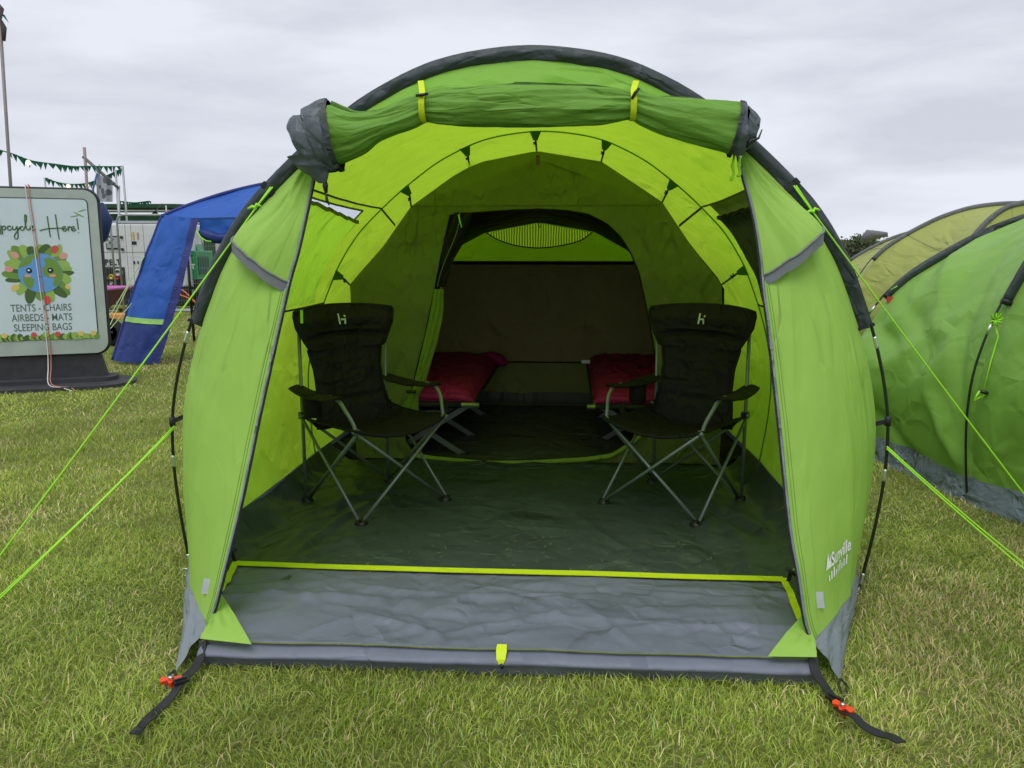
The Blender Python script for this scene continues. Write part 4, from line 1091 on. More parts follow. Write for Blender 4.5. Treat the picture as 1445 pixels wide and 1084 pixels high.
# ------------------------------------------------------------------ neighbouring green tent on the right
TF = make_folds(60, 0, 4.5, -2, 3, .4, 1.6, .3, 1.15, 71, .10, .030)+make_folds(30, 0, 4.5, -2, 3, .3, 1.0, -.9, .3, 72, .06, .018)
def tunnel(name, label, origin, rz, arches, skirt, fmat, smat, kmat, end, zsleeve=1.045, front=None, wr=1.0):
    """arches: list of (v, half width scale, height scale, centre shift)"""
    t = tag(empty(name, origin, rz), label, 'tent')
    rows = []
    n = 90
    for (v, su, sz, dx) in arches:
        rows.append([p+Vector((dx, 0, 0)) for p in arch_curve(v, .045, su, sz, n)])
    zs = .105
    m = MB()
    i0 = next(i for i, p in enumerate(rows[0]) if p.z > zs); i1 = n-i0
    def surf(i, k, f):
        i_ = int(min(i, n-1)); g = i-i_
        a = rows[k][i_].lerp(rows[k][i_+1], g); b = rows[k+1][i_].lerp(rows[k+1][i_+1], g)
        p = a.lerp(b, f); L = abs(arches[k+1][0]-arches[k][0])
        cx = (arches[k][3]*(1-f)+arches[k+1][3]*f)
        q = Vector((p.x-cx, 0, p.z-.6)); kk = 1-.035*math.sin(PI*f)*min(1.5, L)
        d = i*.05
        w = wr*(.012*crease(d*1.1+p.y*1.0, p.y*.5-d*.5, 2)+.007*crease(d*2.2+p.y*2.4, (p.y-d)*.8, 6)+.012*nz(d*1.1, p.y*.9))*min(1, 3*math.sin(PI*f)+.15)
        w += wr*.7*fold_h(TF, d, p.y)*min(1, 4*math.sin(PI*f)+.1)
        q = q*kk+q.normalized()*w
        return Vector((q.x+cx, p.y, q.z+.6))
    for k in range(len(rows)-1):
        m.grid(lambda a, b, k=k: surf(i0+a*(i1-i0), k, b), (i1-i0)*2, 70, 4.4, abs(arches[k+1][0]-arches[k][0]))
    # sewn seams
    for fi in (() if wr > 1 else (.28,)):
        ii = i0+fi*(i1-i0)
        for k2 in range(len(rows)-1):
            ms = MB(); ms.tube([surf(ii, k2, j/24)+Vector((0, 0, .002)) for j in range(25)], .0028, 5); ms.build('seam', M['sleeve'] if wr > 1 else smat, t)
    # end slope
    k = len(rows)-1; vE, wE = end
    def endf(a, b):
        p = rows[k][int(round(i0+a*(i1-i0)))]; e = Vector((arches[k][3]+(p.x-arches[k][3])*wE, vE, .13))
        q = p.lerp(e, b); q.z = p.z*(1-b)**1.15+.13*(1-(1-b)**1.15)
        q.y += .012*crease(a*8, b*3)+.01*crease(a*5+b*3, b*2); return q
    m.grid(endf, i1-i0, 26, 4.4, 1.4)
    fv = front if front is not None else None
    if fv is not None:
        def frf(a, b):
            p = rows[0][int(round(i0+a*(i1-i0)))]; e = Vector((arches[0][3]+(p.x-arches[0][3])*.75, fv, .13)); return p.lerp(e, b)
        m.grid(frf, i1-i0, 14, 4.4, .8)
    m.build('flysheet', fmat, t)
    # skirt
    for side in (0, 1):
        def skf(a, b, side=side):
            tot = (len(rows)-1); f = a*tot; kk = min(int(f), tot-1)
            p = surf(i0 if side == 0 else i1, kk, f-kk)
            o = -1 if side == 0 else 1
            return Vector((p.x+o*(b*.02+(.016*crease(a*9, b*2)+.012*crease(a*23, b*3))*b), p.y, (p.z+.012)*(1-b)+.006*nz(a*30, b*4)*b))
        m = MB(); m.grid(skf, 140, 6, 3, .16); m.build('mud_skirt', kmat, t)
    def ske(a, b):
        p = endf(a, 1); return Vector((p.x, p.y+.03*b, .13*(1-b)))
    m = MB(); m.grid(ske, 40, 4, 2.6, .14)
    m.build('mud_skirt', kmat, t)
    for j, (v, su, sz, dx) in enumerate(arches):
        full = [p+Vector((dx, 0, 0)) for p in arch_curve(v, 0, su, sz, 100)]
        m = MB(); m.tube([p for p in full], .0065, 8); po = m.build('arch_pole', M['pole'], t)
        up = [p+Vector((dx, 0, 0)) for p in arch_curve(v, .022, su, sz, 140) if p.z > zsleeve*(1 if sz > .9 else .98)]
        m = MB(); m.tube(up, .026, 12, sq=.62, rfn=lambda i, an: 1+.12*crease(i*.12+an, an*.7, 3)); sl = m.build('pole_sleeve', smat, t)
        for e, q in ((up[0], up[1]), (up[-1], up[-2])):
            tt = (e-q).normalized(); m = MB(); m.tube([e-tt*.01, e+tt*.012], .028, 10); m.build('sleeve_end', M['blackweb'], sl)
        for zz in (.93, .45, .05):
            seg = [p for p in full if abs(p.z-zz) < .045 and p.x < dx]
            if len(seg) > 1: m = MB(); m.tube(seg, .0078, 8); m.build('ferrule', M['ferrule'], po)
    return t, rows
M['fly2'] = fabric('green neighbour flysheet', (.205, .39, .065), (.03, .06, .003), rough=.5, spec=.35, cr=.48, cs=.75, stretch=(1.0, .8), mottle=.07)
M['skirt2'] = fabric('blue grey skirt cloth', (.15, .185, .22), rough=.42, spec=.5, cr=1.5, cs=2, mottle=.12)
M['olive'] = fabric('olive flysheet', (.33, .37, .095), (.05, .06, .008), rough=.6, spec=.2, cr=.6, cs=.5, stretch=(1.5, .5), mottle=.05)
M['olive_sl'] = fabric('grey sleeve cloth', (.15, .155, .165), rough=.55, spec=.3, cr=.7, cs=2, mottle=.1)
nt, nrows = tunnel('tunnel_tent', 'green tunnel tent with blue grey skirt pitched right beside the big open tent', (3.88, 4.06, 0), R(0),
       [(-1.9, 1, 1, 0), (0, 1.03, 1.0, -.06), (1.12, 1.20, .80, -.05)], .13, M['fly2'], M['sleeve'], M['skirt2'], (2.7, .55), front=-2.5, wr=2.4)
nt['group'] = 'green tunnel tents'; tent['group'] = 'green tunnel tents'
# its details
def nl(px, py, Y): return W(px, py, Y)-Vector((3.88, 4.06, 0))
c = nl(1254, 424, 5.14); m = MB(); m.prism([(-.01, -.01), (.045, -.045), (.04, -.005), (.05, .02), (-.01, .025)], -.006, .006, lambda x, y, z: c+Vector((x, z, y))); m.build('red_tab', M['pink'], nt)
c = nl(1402, 452, 4.02)
m = MB()
for k in range(7):
    a = k*2*PI/7; m.tube([c+Vector((0, -.02, 0)), c+Vector((.038*math.cos(a), -.03, .03*math.sin(a)+.01+.01*(k%2))), c+Vector((.02*math.cos(a+.6), -.02, .03*math.sin(a+.6)))], .0045, 5)
e = nl(1388, 552, 3.98); m.tube([c, c+Vector((.02, -.02, -.08)), c.lerp(e, .6)+Vector((.015, 0, 0)), e], .004, 6)
m.tube([e, e+Vector((.01, 0, -.02)), e+Vector((-.05, 0, -.05)), e+Vector((-.02, 0, .0))], .006, 6); m.build('guy_bundle', M['cord'], nt)
m = MB(); m.tube([e+Vector((-.02, -.01, 0)), e+Vector((.03, -.01, -.012))], .009, 8); m.build('guy_runner', M['blackplastic'], nt)
a = nl(1266, 404, 5.12); b = nl(1190, 450, 5.6); m = MB(); m.tube(rope_pts(a, b), .0035, 6); m.build('guy_rope', M['cord'], nt)

# ------------------------------------------------------------------ olive tent behind it
ot, orows = tunnel('family_tent', 'olive green family tent with grey pole sleeves behind the green neighbour tent', (6.15, 10.0, 0), R(-12),
       [(-1.65, .56, .905, -.42), (0, 1.32, .945, 0), (2.4, 1.25, .83, 0)], .1, M['olive'], M['olive_sl'], M['skirt2'], (4.0, .6), zsleeve=1.2, front=-2.4, wr=.5)
ot['category'] = 'tent'
c = Matrix.Rotation(R(12), 3, 'Z') @ (W(1232, 334, 12.2)-Vector((6.15, 10, 0))); m = MB(); m.tube([c+Vector((-.14, 0, -.06)), c+Vector((-.06, 0, .02)), c+Vector((.06, 0, .03)), c+Vector((.2, 0, .03))], [.05, .08, .05, .03], 12, rfn=lambda i, an: 1+.15*crease(i, an)); m.build('rolled_flap', M['olive_sl'], ot)

# ------------------------------------------------------------------ blue event shelter
M['blue'] = fabric('royal blue shelter cloth', (.020, .095, .40), (.006, .03, .12), rough=.55, spec=.3, cr=.35, cs=.8, stretch=(1.5, 1), mottle=.06)
M['navy'] = fabric('navy shelter cloth', (.018, .04, .19), (.003, .008, .04), rough=.55, spec=.3, cr=.5, cs=1, mottle=.1)
M['bluedge'] = fabric('blue grey piping cloth', (.032, .045, .20), rough=.5, spec=.3, cr=.4, cs=3, mottle=.1)
sh = tag(empty('event_shelter', (-4.4, 9.3, 0)), 'royal blue domed event shelter with a lime band on its leg panel', 'shelter')
so = Vector((-4.4, 9.3, 0))
def sW(px, py, Y): return W(px, py, Y)-so
tl, tr, bl, br = sW(228, 305, 9.75), sW(277, 309, 9.6), sW(158, 512, 9.3), sW(221, 515, 9.15)
bl.z = .02; br.z = .02
def legp(a, b):
    L = tl.lerp(bl, b); Rr = tr.lerp(br, b)
    L += Vector((-.05*math.sin(PI*b)*.6, 0, .02)); Rr += Vector((.06*math.sin(PI*b)*.4, 0, 0))
    p = L.lerp(Rr, a); p.y += -.10*math.sin(PI*a)*(.6+.4*b)+.02*crease(a*2+b*1.5, b*4-a*2)+.012*crease(a*4, b*7, 4)
    return p
m = MB(); m.grid(lambda a, b: legp(a, b*.72), 24, 60, .6, 1.3); lp_ = m.build('leg_panel', M['blue'], sh)
m = MB(); m.grid(lambda a, b: legp(a, .72+b*.28), 24, 24, .6, .5); m.build('leg_panel_foot', M['navy'], sh)
m = MB(); m.grid(lambda a, b: legp(.03+a*.86, .70+b*.035)+Vector((0, -.012, 0)), 20, 3, .6, .05); m.build('lime_band', plain('lime reflective band', (.33, .62, .16)), lp_)
m = MB(); m.grid(lambda a, b: legp(.88+a*.16, b)+Vector((0, -.012, 0)), 4, 60, .1, 1.8); m.tube([legp(0, k/40) for k in range(41)], .018, 8); m.build('piping', M['bluedge'], sh)
# roof: quarter domes rising to the hub
hub = sW(392, 254, 11.0); hub.z = 2.32
corners = [tl+Vector((0, 0, .01)), Vector((tl.x+3.3, tl.y+.1, tl.z)), Vector((tl.x+3.3, tl.y+3.3, tl.z)), Vector((tl.x, tl.y+3.3, tl.z))]
hub = Vector((tl.x+1.65, tl.y+1.7, 2.30))
m = MB()
for k in range(4):
    A_, B_ = corners[k], corners[(k+1) % 4]
    def rf(a, b, A_=A_, B_=B_):
        e = A_.lerp(B_, a); e.z -= .03
        p = e.lerp(hub, b); p.z = e.z+(hub.z-e.z)*math.sin(b*PI/2)**.9 - .03*math.sin(PI*a)*math.sin(PI*b)
        p.z += .012*crease(a*4+b, b*4, k); return p
    m.grid(rf, 30, 24, 3.2, 2)
rfo = m.build('roof', M['blue'], sh)
m = MB()
for k in range(4):
    A_ = corners[k]; pts = []
    for j in range(21):
        b = j/20; p = A_.lerp(hub, b); p.z = A_.z-.03+(hub.z-A_.z+.03)*math.sin(b*PI/2)**.9+.015; pts.append(p)
    m.tube(pts, .022, 8)
m.build('roof_piping', M['bluedge'], rfo)
# rolled side wall under the near eave
r0 = sW(280, 318, 9.62); r1 = Vector((corners[1].x, corners[1].y, corners[1].z-.05))
m = MB()
pts = [r0.lerp(r1, k/60)+Vector((0, .02, -.07-.06*abs(math.sin(k*.33))-.05*min(1, k/8))) for k in range(61)]
m.tube(pts, [.03+.06*min(1, k/10)+.015*math.sin(k*.7) for k in range(61)], 14, rfn=lambda i, an: 1+.2*crease(i*.3, an*1.3, 2)); rl = m.build('rolled_wall', M['navy'], sh)
m = MB(); m.grid(lambda a, b: r0.lerp(r1, a)+Vector((0, .01+.03*crease(a*9, b*1), .06-.16*b)), 60, 5, 3, .16); m.build('eave_cloth', M['blue'], sh)
m = MB(); m.tube([sW(275, 322, 9.6), sW(283, 335, 9.55), sW(291, 340, 9.55), sW(298, 341, 9.55)], .008, 6); m.build('roll_tie', M['cord'], sh)
m = MB()
x0 = sW(272, 450, 11.6); m.tube([Vector((x0.x, x0.y, 0)), Vector((x0.x-.02, x0.y, 1.7))], .022, 8); m.tube([Vector((corners[2].x+.3, corners[2].y, 0)), corners[2]], .02, 8); m.tube([Vector((corners[1].x+.35, corners[1].y-.1, 0)), corners[1]], .02, 8); m.build('leg_pole', M['pole'], sh)
for (p0, p1) in (((219, 335, 9.8), (150, 455, 9.0)), ((183, 400, 9.45), (150, 470, 8.9)), ((186, 428, 9.4), (149, 472, 8.85))):
    a, b = sW(*p0), sW(*p1); m = MB(); m.tube(rope_pts(a, b, 0, 8), .006, 5); m.build('guy_rope', plain('pale green cord', (.45, .62, .25)), sh)

# ------------------------------------------------------------------ pavement sign
SG = 7.75
sc_ = W(57, 383, SG); yawS = R(20)
sign = tag(empty('pavement_sign', (sc_.x, SG, 0), yawS), 'grey framed forecourt sign on a black rubber base advertising tents and chairs', 'sign')
M['sframe'] = plain('grey green aluminium frame', (.42, .48, .44), rough=.4, metal=.2, nscale=4, mottle=.12)
M['sedge'] = plain('dark rubber edging', (.03, .03, .035), rough=.6)
M['rubber'] = plain('black recycled rubber', (.045, .045, .05), rough=.7, mottle=.25, nscale=9, bump=.5)
M['poster'] = plain('pale blue poster', (.60, .70, .76), rough=.35, spec=.5, nscale=2, mottle=.05)
SWD, SHT, SZ0 = .545, .80, 1.115   # half width, half height, centre height
def rrect(w, h, r, n=8):
    out = []
    for cx, cy, a0 in ((w-r, h-r, 0), (-w+r, h-r, 90), (-w+r, -h+r, 180), (w-r, -h+r, 270)):
        for k in range(n+1):
            a = R(a0+90*k/n); out.append((cx+r*math.cos(a), cy+r*math.sin(a)))
    return out
LEAN = .03
def SP(x, y, d=0): return Vector((x, d+LEAN*y, SZ0+y))
m = MB(); m.prism(rrect(SWD, SHT, .12), -.02, .05, SP); m.build('frame', M['sframe'], sign, smooth=False)
m = MB(); pr = rrect(SWD+.008, SHT+.008, .125); m.tube([SP(x, y, .01) for x, y in pr+pr[:1]], .010, 8); m.tube([SP(x, y, .045) for x, y in pr+pr[:1]], .014, 8); m.build('edging', M['sedge'], sign)
PW, PH = .455, .705
m = MB(); m.prism([(x, y+.03) for x, y in rrect(PW, PH-.03, .04)], -.025, -.021, SP); m.build('poster', M['poster'], sign, smooth=False)
m = MB(); pr = [(x, y+.03) for x, y in rrect(PW+.006, PH-.024, .045)]; m.tube([SP(x, y, -.022) for x, y in pr+pr[:1]], .004, 6); m.build('poster_edge', M['sedge'], sign)
m = MB(); base = []
m.prism(rrect(.80, .36, .34, 12), 0, .035, lambda x, y, z: Vector((x-.02, y-.06, z))); m.prism(rrect(.60, .17, .13, 10), .035, .075, lambda x, y, z: Vector((x, y+.03, z)))
m.prism([(-.52, .05), (.52, .05), (.46, .31), (-.46, .31)], -.04, .05, lambda x, y, z: Vector((x, z+.03, y))); m.build('base', M['rubber'], sign)
# artwork: everything is flat print a hair above the poster
def disc(cx, cy, rx, ry, rot=0, n=18, d=-.0262):
    c, s = math.cos(rot), math.sin(rot)
    vs = [SP(cx+rx*math.cos(t)*c-ry*math.sin(t)*s, cy+rx*math.cos(t)*s+ry*math.sin(t)*c, d) for t in [2*PI*k/n for k in range(n)]]
    return vs, [tuple(range(n))]
def paint(name, col): return plain(name, col, rough=.45, mottle=.03)
cols = {'dg': paint('print dark green', (.07, .13, .035)), 'mg': paint('print green', (.16, .30, .05)), 'lg': paint('print light green', (.30, .48, .10)), 'bl': paint('print blue', (.13, .34, .72)), 'pk': paint('print pink', (.72, .34, .30)), 'rd': paint('print red', (.62, .09, .09)), 'ye': paint('print yellow', (.72, .55, .15)), 'bk': paint('print black', (.012, .015, .02)), 'wh': paint('print white', (.85, .88, .85)), 'tx': paint('print grey green', (.10, .15, .12))}
lay = {k: MB() for k in cols}
def D(col, cx, cy, rx, ry, rot=0, n=16, d=-.0262):
    v, f = disc(cx, cy, rx, ry, rot, n, d); lay[col].add(v, f)
GX, GY, GR = .005, .0, .19
rr_ = random.Random(3)
leafs = [(8, 'lg'), (-4, 'dg'), (-17, 'lg'), (-38, 'mg'), (-52, 'dg'), (-75, 'lg'), (-95, 'mg'), (-118, 'dg'), (-140, 'lg'), (-163, 'dg'), (-176, 'mg'), (170, 'dg'), (158, 'lg'), (145, 'lg'), (130, 'mg'), (118, 'lg'), (103, 'dg'), (88, 'lg'), (76, 'dg'), (62, 'mg'), (48, 'lg'), (36, 'mg'), (22, 'lg')]
for k, (a, c) in enumerate(leafs):
    a = R(a); L = .055+.075*rr_.random(); q_ = rr_.uniform(.0, .03); D(c, GX+math.cos(a)*(GR+q_), GY+math.sin(a)*(GR+q_), L, rr_.uniform(.028, .055), a+rr_.uniform(-.35, .35), d=-.0262-.00006*k)
for a, c, r_ in ((58, 'rd', .032), (38, 'pk', .030), (140, 'pk', .03), (172, 'pk', .028), (-82, 'rd', .032), (-148, 'ye', .030), (-32, 'ye', .02)):
    a = R(a); D(c, GX+math.cos(a)*(GR+.075), GY+math.sin(a)*(GR+.075), r_*1.3, r_, a, d=-.0282)
D('bl', GX, GY, GR, GR, 0, 40, d=-.029)
def landmass(pts, d=-.0296):
    lay['mg'].add([SP(GX+x*GR, GY+y*GR, d) for x, y in pts], [tuple(range(len(pts)))])
landmass([(-.97, .22), (-.85, .5), (-.6, .78), (-.25, .96), (.1, .98), (-.12, .75), (-.3, .72), (-.38, .5), (-.6, .35), (-.8, .3)])
landmass([(.2, .72), (.45, .78), (.75, .62), (.97, .2), (.98, -.2), (.8, -.58), (.58, -.75), (.5, -.55), (.62, -.3), (.3, -.22), (.12, -.1), (.1, .25), (.28, .4)])
landmass([(-.78, -.05), (-.55, -.2), (-.3, -.32), (-.32, -.5), (-.42, -.72), (-.5, -.84), (-.68, -.68), (-.8, -.4)])
for ex in (-.5, .46):
    D('bk', GX+ex*GR, GY+.12*GR, .026, .026, 0, 16, -.0302); D('wh', GX+ex*GR-.003, GY+.12*GR+.003, .010, .009, 0, 10, -.0306)
    D('pk', GX+(ex*1.16)*GR, GY-.14*GR, .030, .014, 0, 12, -.0302)
lay['bk'].tube([SP(GX-.018+.009*k, GY-.03-.008*math.sin(PI*k/4), -.0305) for k in range(5)], .0018, 4)
# planting along the foot of the poster
for k in range(46):
    x = -.43+k*.0194; h = .018+.022*rr_.random(); D(rr_.choice(['lg', 'mg', 'dg', 'lg']), x, -PH+.068+h*.4, .026, h, rr_.uniform(-.3, .3), 12, -.0262-.00005*k)
for x, c in ((-.10, 'rd'), (.105, 'rd'), (-.35, 'ye'), (.31, 'ye'), (.42, 'ye'), (-.0, 'lg')): D(c, x, -PH+.105, .026, .026, 0, 12, -.0292)
D('mg', .38, .56, .05, .006, -.5); D('mg', .41, .60, .04, .005, .3); D('mg', .34, .545, .04, .005, .2)
# words
def words(s, y, size, key):
    lt_ = MB()
    tv, tf = text_mesh(s, size, .0006); lt_.add([SP(x*.74-.015, z_+y-.02, -.0266) for x, z_, q in tv], tf); lt_.build('lettering', cols[key], sign, smooth=False)
words('TENTS - CHAIRS', -.350, .098, 'tx'); words('AIRBEDS - MATS', -.445, .098, 'tx'); words('SLEEPING BAGS', -.540, .098, 'tx')
# handwriting as pen strokes, measured in a 1445-wide close-up of the poster
def pen(strokes, r=.0056):
    for st in strokes:
        q = spline([Vector((x, y, 0)) for x, y in st], 6*len(st)); lay['ink'].tube([SP(p.x, p.y, -.0265) for p in q], r, 5)
lay['ink'] = MB(); cols['ink'] = paint('print ink green', (.06, .13, .045))
def hx(x): return (x-590)/1445*140/1110*7.9*.86+.015
def hy(y): return -(y-640)/1032*100/1110*7.85+.42
def HWs(*pts): return [(hx(x), hy(y)) for x, y in pts]
pen([HWs((-150, 420), (-150, 600), (-110, 680), (-40, 660), (0, 600), (45, 400)), HWs((48, 395), (56, 560), (66, 720)), HWs((85, 600), (90, 715)), HWs((80, 640), (110, 605), (140, 615), (130, 650), (95, 650)), HWs((215, 610), (180, 605), (165, 640), (190, 660), (225, 640)),
     HWs((235, 605), (240, 645), (270, 650), (300, 605)), HWs((300, 605), (305, 700), (295, 770), (260, 775), (255, 730), (310, 660), (345, 610)), HWs((385, 610), (355, 610), (345, 645), (380, 660), (410, 620)),
     HWs((410, 620), (440, 520), (445, 455), (425, 455), (420, 560), (440, 650), (480, 640)), HWs((480, 640), (520, 620), (520, 598), (492, 600), (485, 640), (520, 660), (560, 640)),
     HWs((742, 462), (750, 600), (762, 750)), HWs((862, 435), (872, 600), (885, 785)), HWs((615, 665), (700, 640), (800, 630), (900, 625), (960, 628)),
     HWs((950, 645), (990, 625), (985, 600), (955, 610), (950, 650), (985, 665), (1020, 630)), HWs((1025, 600), (1035, 620), (1030, 665)), HWs((1033, 630), (1055, 605), (1075, 612)),
     HWs((1080, 645), (1120, 625), (1115, 600), (1085, 612), (1080, 650), (1110, 665), (1145, 640)), HWs((1170, 485), (1175, 560), (1178, 640)), HWs((1176, 680), (1179, 688))])
for k, mbx in lay.items():
    if mbx.v: mbx.build('print', cols[k], sign, smooth=False)
# cords tied over the sign
cd = tag(empty('cord', (sc_.x, SG, 0), yawS), 'white and orange cords hanging down the front of the sign to the grass', 'cord')
for dx, col, k in ((-.055, (.75, .76, .74), 0), (-.03, (.55, .22, .14), 1)):
    pts = [SP(dx, SHT+.01, .05), SP(dx, SHT+.028, 0), SP(dx, SHT, -.035), SP(dx+.02, .4, -.034), SP(dx+.05, -.3, -.034), SP(dx+.06, -.75, -.034), Vector((dx+.06, -.10, .2)), Vector((dx+.09, -.31, .055)), Vector((dx+.22+.04*k, -.40, .03)), Vector((dx+.32, -.52, .012))]
    m = MB(); m.tube(spline(pts, 60), .0045, 6); m.build('cord_strand', plain('cord', col), cd)

# ------------------------------------------------------------------ things behind the fence
def solid(o, name, mat, c, d, rz=0, bev=0.0):
    m = MB(); m.box(c, d, rz)
    ob = m.build(name, mat, o, smooth=False)
    if bev:
        b = ob.modifiers.new('b', 'BEVEL'); b.width = bev; b.segments = 3
    return ob
M['genwhite'] = plain('white enamel', (.66, .68, .69), rough=.35, spec=.5, nscale=3, mottle=.05)
M['black'] = plain('black paint', (.015, .015, .016), rough=.5)
M['galv'] = plain('galvanised steel', (.36, .39, .40), rough=.45, metal=.5, nscale=8)
gY = 17.2; g0 = W(139, 420, gY).x-1.3; g1 = W(224, 420, gY).x+.6
gc = (g0+g1)/2; gw = g1-g0
gen = tag(empty('generator', (gc, gY+.6, 0)), 'white hire generator with a dark control window behind the fence', 'generator', 'hire generators')
solid(gen, 'canopy', M['genwhite'], (0, 0, 1.24), (gw, 1.2, 1.36), 0, .05)
solid(gen, 'skid', M['black'], (0, 0, .36), (gw-.05, 1.15, .38))
gx = lambda px: W(px, 380, gY).x-gc
gz = lambda py: W(180, py, gY).z
f_ = -.6
solid(gen, 'control_window', M['black'], ((gx(153)+gx(172))/2, f_-.015, (gz(333)+gz(352))/2), (gx(172)-gx(153), .03, gz(333)-gz(352)), 0, .01)
w_ = solid(gen, 'control_panel', plain('grey panel', (.35, .38, .40)), ((gx(153)+gx(172))/2, f_-.035, (gz(333)+gz(352))/2), (gx(172)-gx(153)-.06, .02, gz(333)-gz(352)-.06))
for k in range(6): solid(w_, 'dial', M['white' if k % 2 else 'black'], (gx(156)+.06*(k % 3), f_-.05, gz(338)-.07*(k//3)), (.03, .012, .03))
solid(gen, 'warning_label', plain('yellow label', (.72, .55, .03)), (gx(145.5), f_-.006, gz(341)), (.10, .01, .16))
solid(gen, 'side_label', plain('amber label', (.62, .42, .05)), (gx(192), f_-.006, gz(333)), (.04, .01, .16)); solid(gen, 'side_label', plain('tan label', (.35, .30, .18)), (gx(198.5), f_-.006, gz(333)), (.04, .01, .14)); solid(gen, 'side_label', M['black'], (gx(192.5), f_-.006, gz(343)), (.10, .01, .07))
for x in (175, 176): solid(gen, 'latch', M['black'], (gx(175.5), f_-.02, gz(335 if x == 175 else 352)), (.05, .04, .05))
for x in (190.5, 196): solid(gen, 'latch', M['black'], (gx(x), f_-.01, gz(370.5)), (.025, .03, .06))
bay = solid(gen, 'open_bay', M['black'], ((gx(138)+gx(176))/2, f_-.005, (gz(377)+gz(414))/2), (gx(176)-gx(138), .03, gz(377)-gz(414)), 0)
for px, py, c, s in ((143, 395, (.05, .15, .4), .08), (158, 391, (.7, .5, .03), .06), (150, 398, (.06, .06, .06), .12), (157, 400, (.5, .5, .5), .04), (167, 392, (.5, .03, .03), .05), (156, 404, (.5, .1, .06), .05), (148, 405, (.10, .10, .11), .10), (168, 385, (.5, .52, .55), .09)):
    m = MB(); m.lathe([(s*.7, -.06), (s, -.04), (s, 0), (s*.5, .01)], (gx(px), f_-.02, gz(py)), 14, 'Y'); m.build('bay_fitting', plain('fitting', c), bay)
tv, tf = text_mesh('SUNBELT', .17, .006); m = MB(); x0 = (gx(141)+gx(166))/2-.05
m.add([Vector((x0+x*.95, f_-.012, gz(370)-.06+y)) for x, y, z in tv], tf); tv, tf = text_mesh('R E N T A L S', .055, .001); m.add([Vector((x0+x, f_-.012, gz(374)-.035+y)) for x, y, z in tv], tf); m.build('lettering', M['black'], gen, smooth=False)
m = MB()
for x in (gx(181), gx(189), gx(206)): m.box((x, f_-.002, 1.24), (.006, .006, 1.3))
m.box((0, f_-.002, gz(356)), (gw-.1, .006, .008)); m.build('panel_gap', plain('gap grey', (.2, .2, .2)), gen)
solid(gen, 'lifting_frame', M['galv'], (.1, 0, 1.96), (gw*.6, .1, .06))

GG = 17.6; ga = W(235, 400, GG).x; gb = W(279, 400, GG).x
gn = tag(empty('generator', ((ga+gb)/2, GG+.5, 0)), 'green topped hire generator on a black tank behind the blue shelter', 'generator', 'hire generators')
ggz = lambda py: W(260, py, GG).z
M['ggreen'] = plain('signal green enamel', (.01, .26, .085), rough=.35, spec=.5, nscale=3, mottle=.06)
wgn = gb-ga
solid(gn, 'canopy', M['ggreen'], (0, 0, (ggz(354)+ggz(395))/2), (wgn, 1.0, ggz(354)-ggz(395)), 0, .02)
tk = solid(gn, 'fuel_tank', M['black'], (0, 0, (ggz(396)+.12)/2), (wgn+.05, 1.05, ggz(396)-.12), 0, .015)
for z in (.45, .62): solid(tk, 'tank_rib', M['galv'], (0, -.528, z), (wgn+.05, .01, .008))
solid(tk, 'tank_handle', plain('pale plate', (.45, .46, .45)), (wgn/2-.12, -.532, .62), (.08, .01, .14)); solid(tk, 'tank_handle', plain('pale plate', (.45, .46, .45)), (wgn/2-.12, -.532, .42), (.06, .01, .12))
solid(gn, 'hinge', M['black'], (wgn/2-.14, -.51, ggz(361)), (.09, .03, .05)); solid(gn, 'grille', plain('dark green grille', (.01, .08, .04)), (wgn/2+.006, -.1, (ggz(360)+ggz(390))/2), (.012, .6, .4))
tv, tf = text_mesh('SUNBELT', .15, .005); m = MB(); m.add([Vector((.02+x*.95, -.506, ggz(376)-.055+y)) for x, y, z in tv], tf); tv, tf = text_mesh('R E N T A L S', .06, .001); m.add([Vector((.05+x, -.506, ggz(381.5)-.03+y)) for x, y, z in tv], tf); m.build('lettering', M['white'], gn, smooth=False)
m = MB(); m.prism([(-.35, 0), (.28, 0), (.12, .52)], -.2, .2, lambda x, y, z: Vector((x, z, ggz(354)+y))); m.build('green_cowl', M['ggreen'], gn, smooth=False)
m = MB(); m.tube([Vector((.28, -.1, ggz(325))), Vector((wgn/2+.05, -.1, ggz(354)))], .015, 6); m.build('stay', M['galv'], gn)
for k in range(2):
    cb = [W(249-4*k, 405+6*k, GG-.9), W(256, 409+8*k, GG-.95), W(262, 413+6*k, GG-1.0), W(270, 421+2*k, GG-1.1), W(276, 427, GG-1.2)]
    m = MB(); m.tube(spline(cb, 20), .014, 6); tag(m.build('cable', plain('orange cable', (.75, .16, .04))), ['upper orange power cable looping in front of the green generator', 'lower orange power cable looping in front of the green generator'][k], 'cable', 'orange power cables')

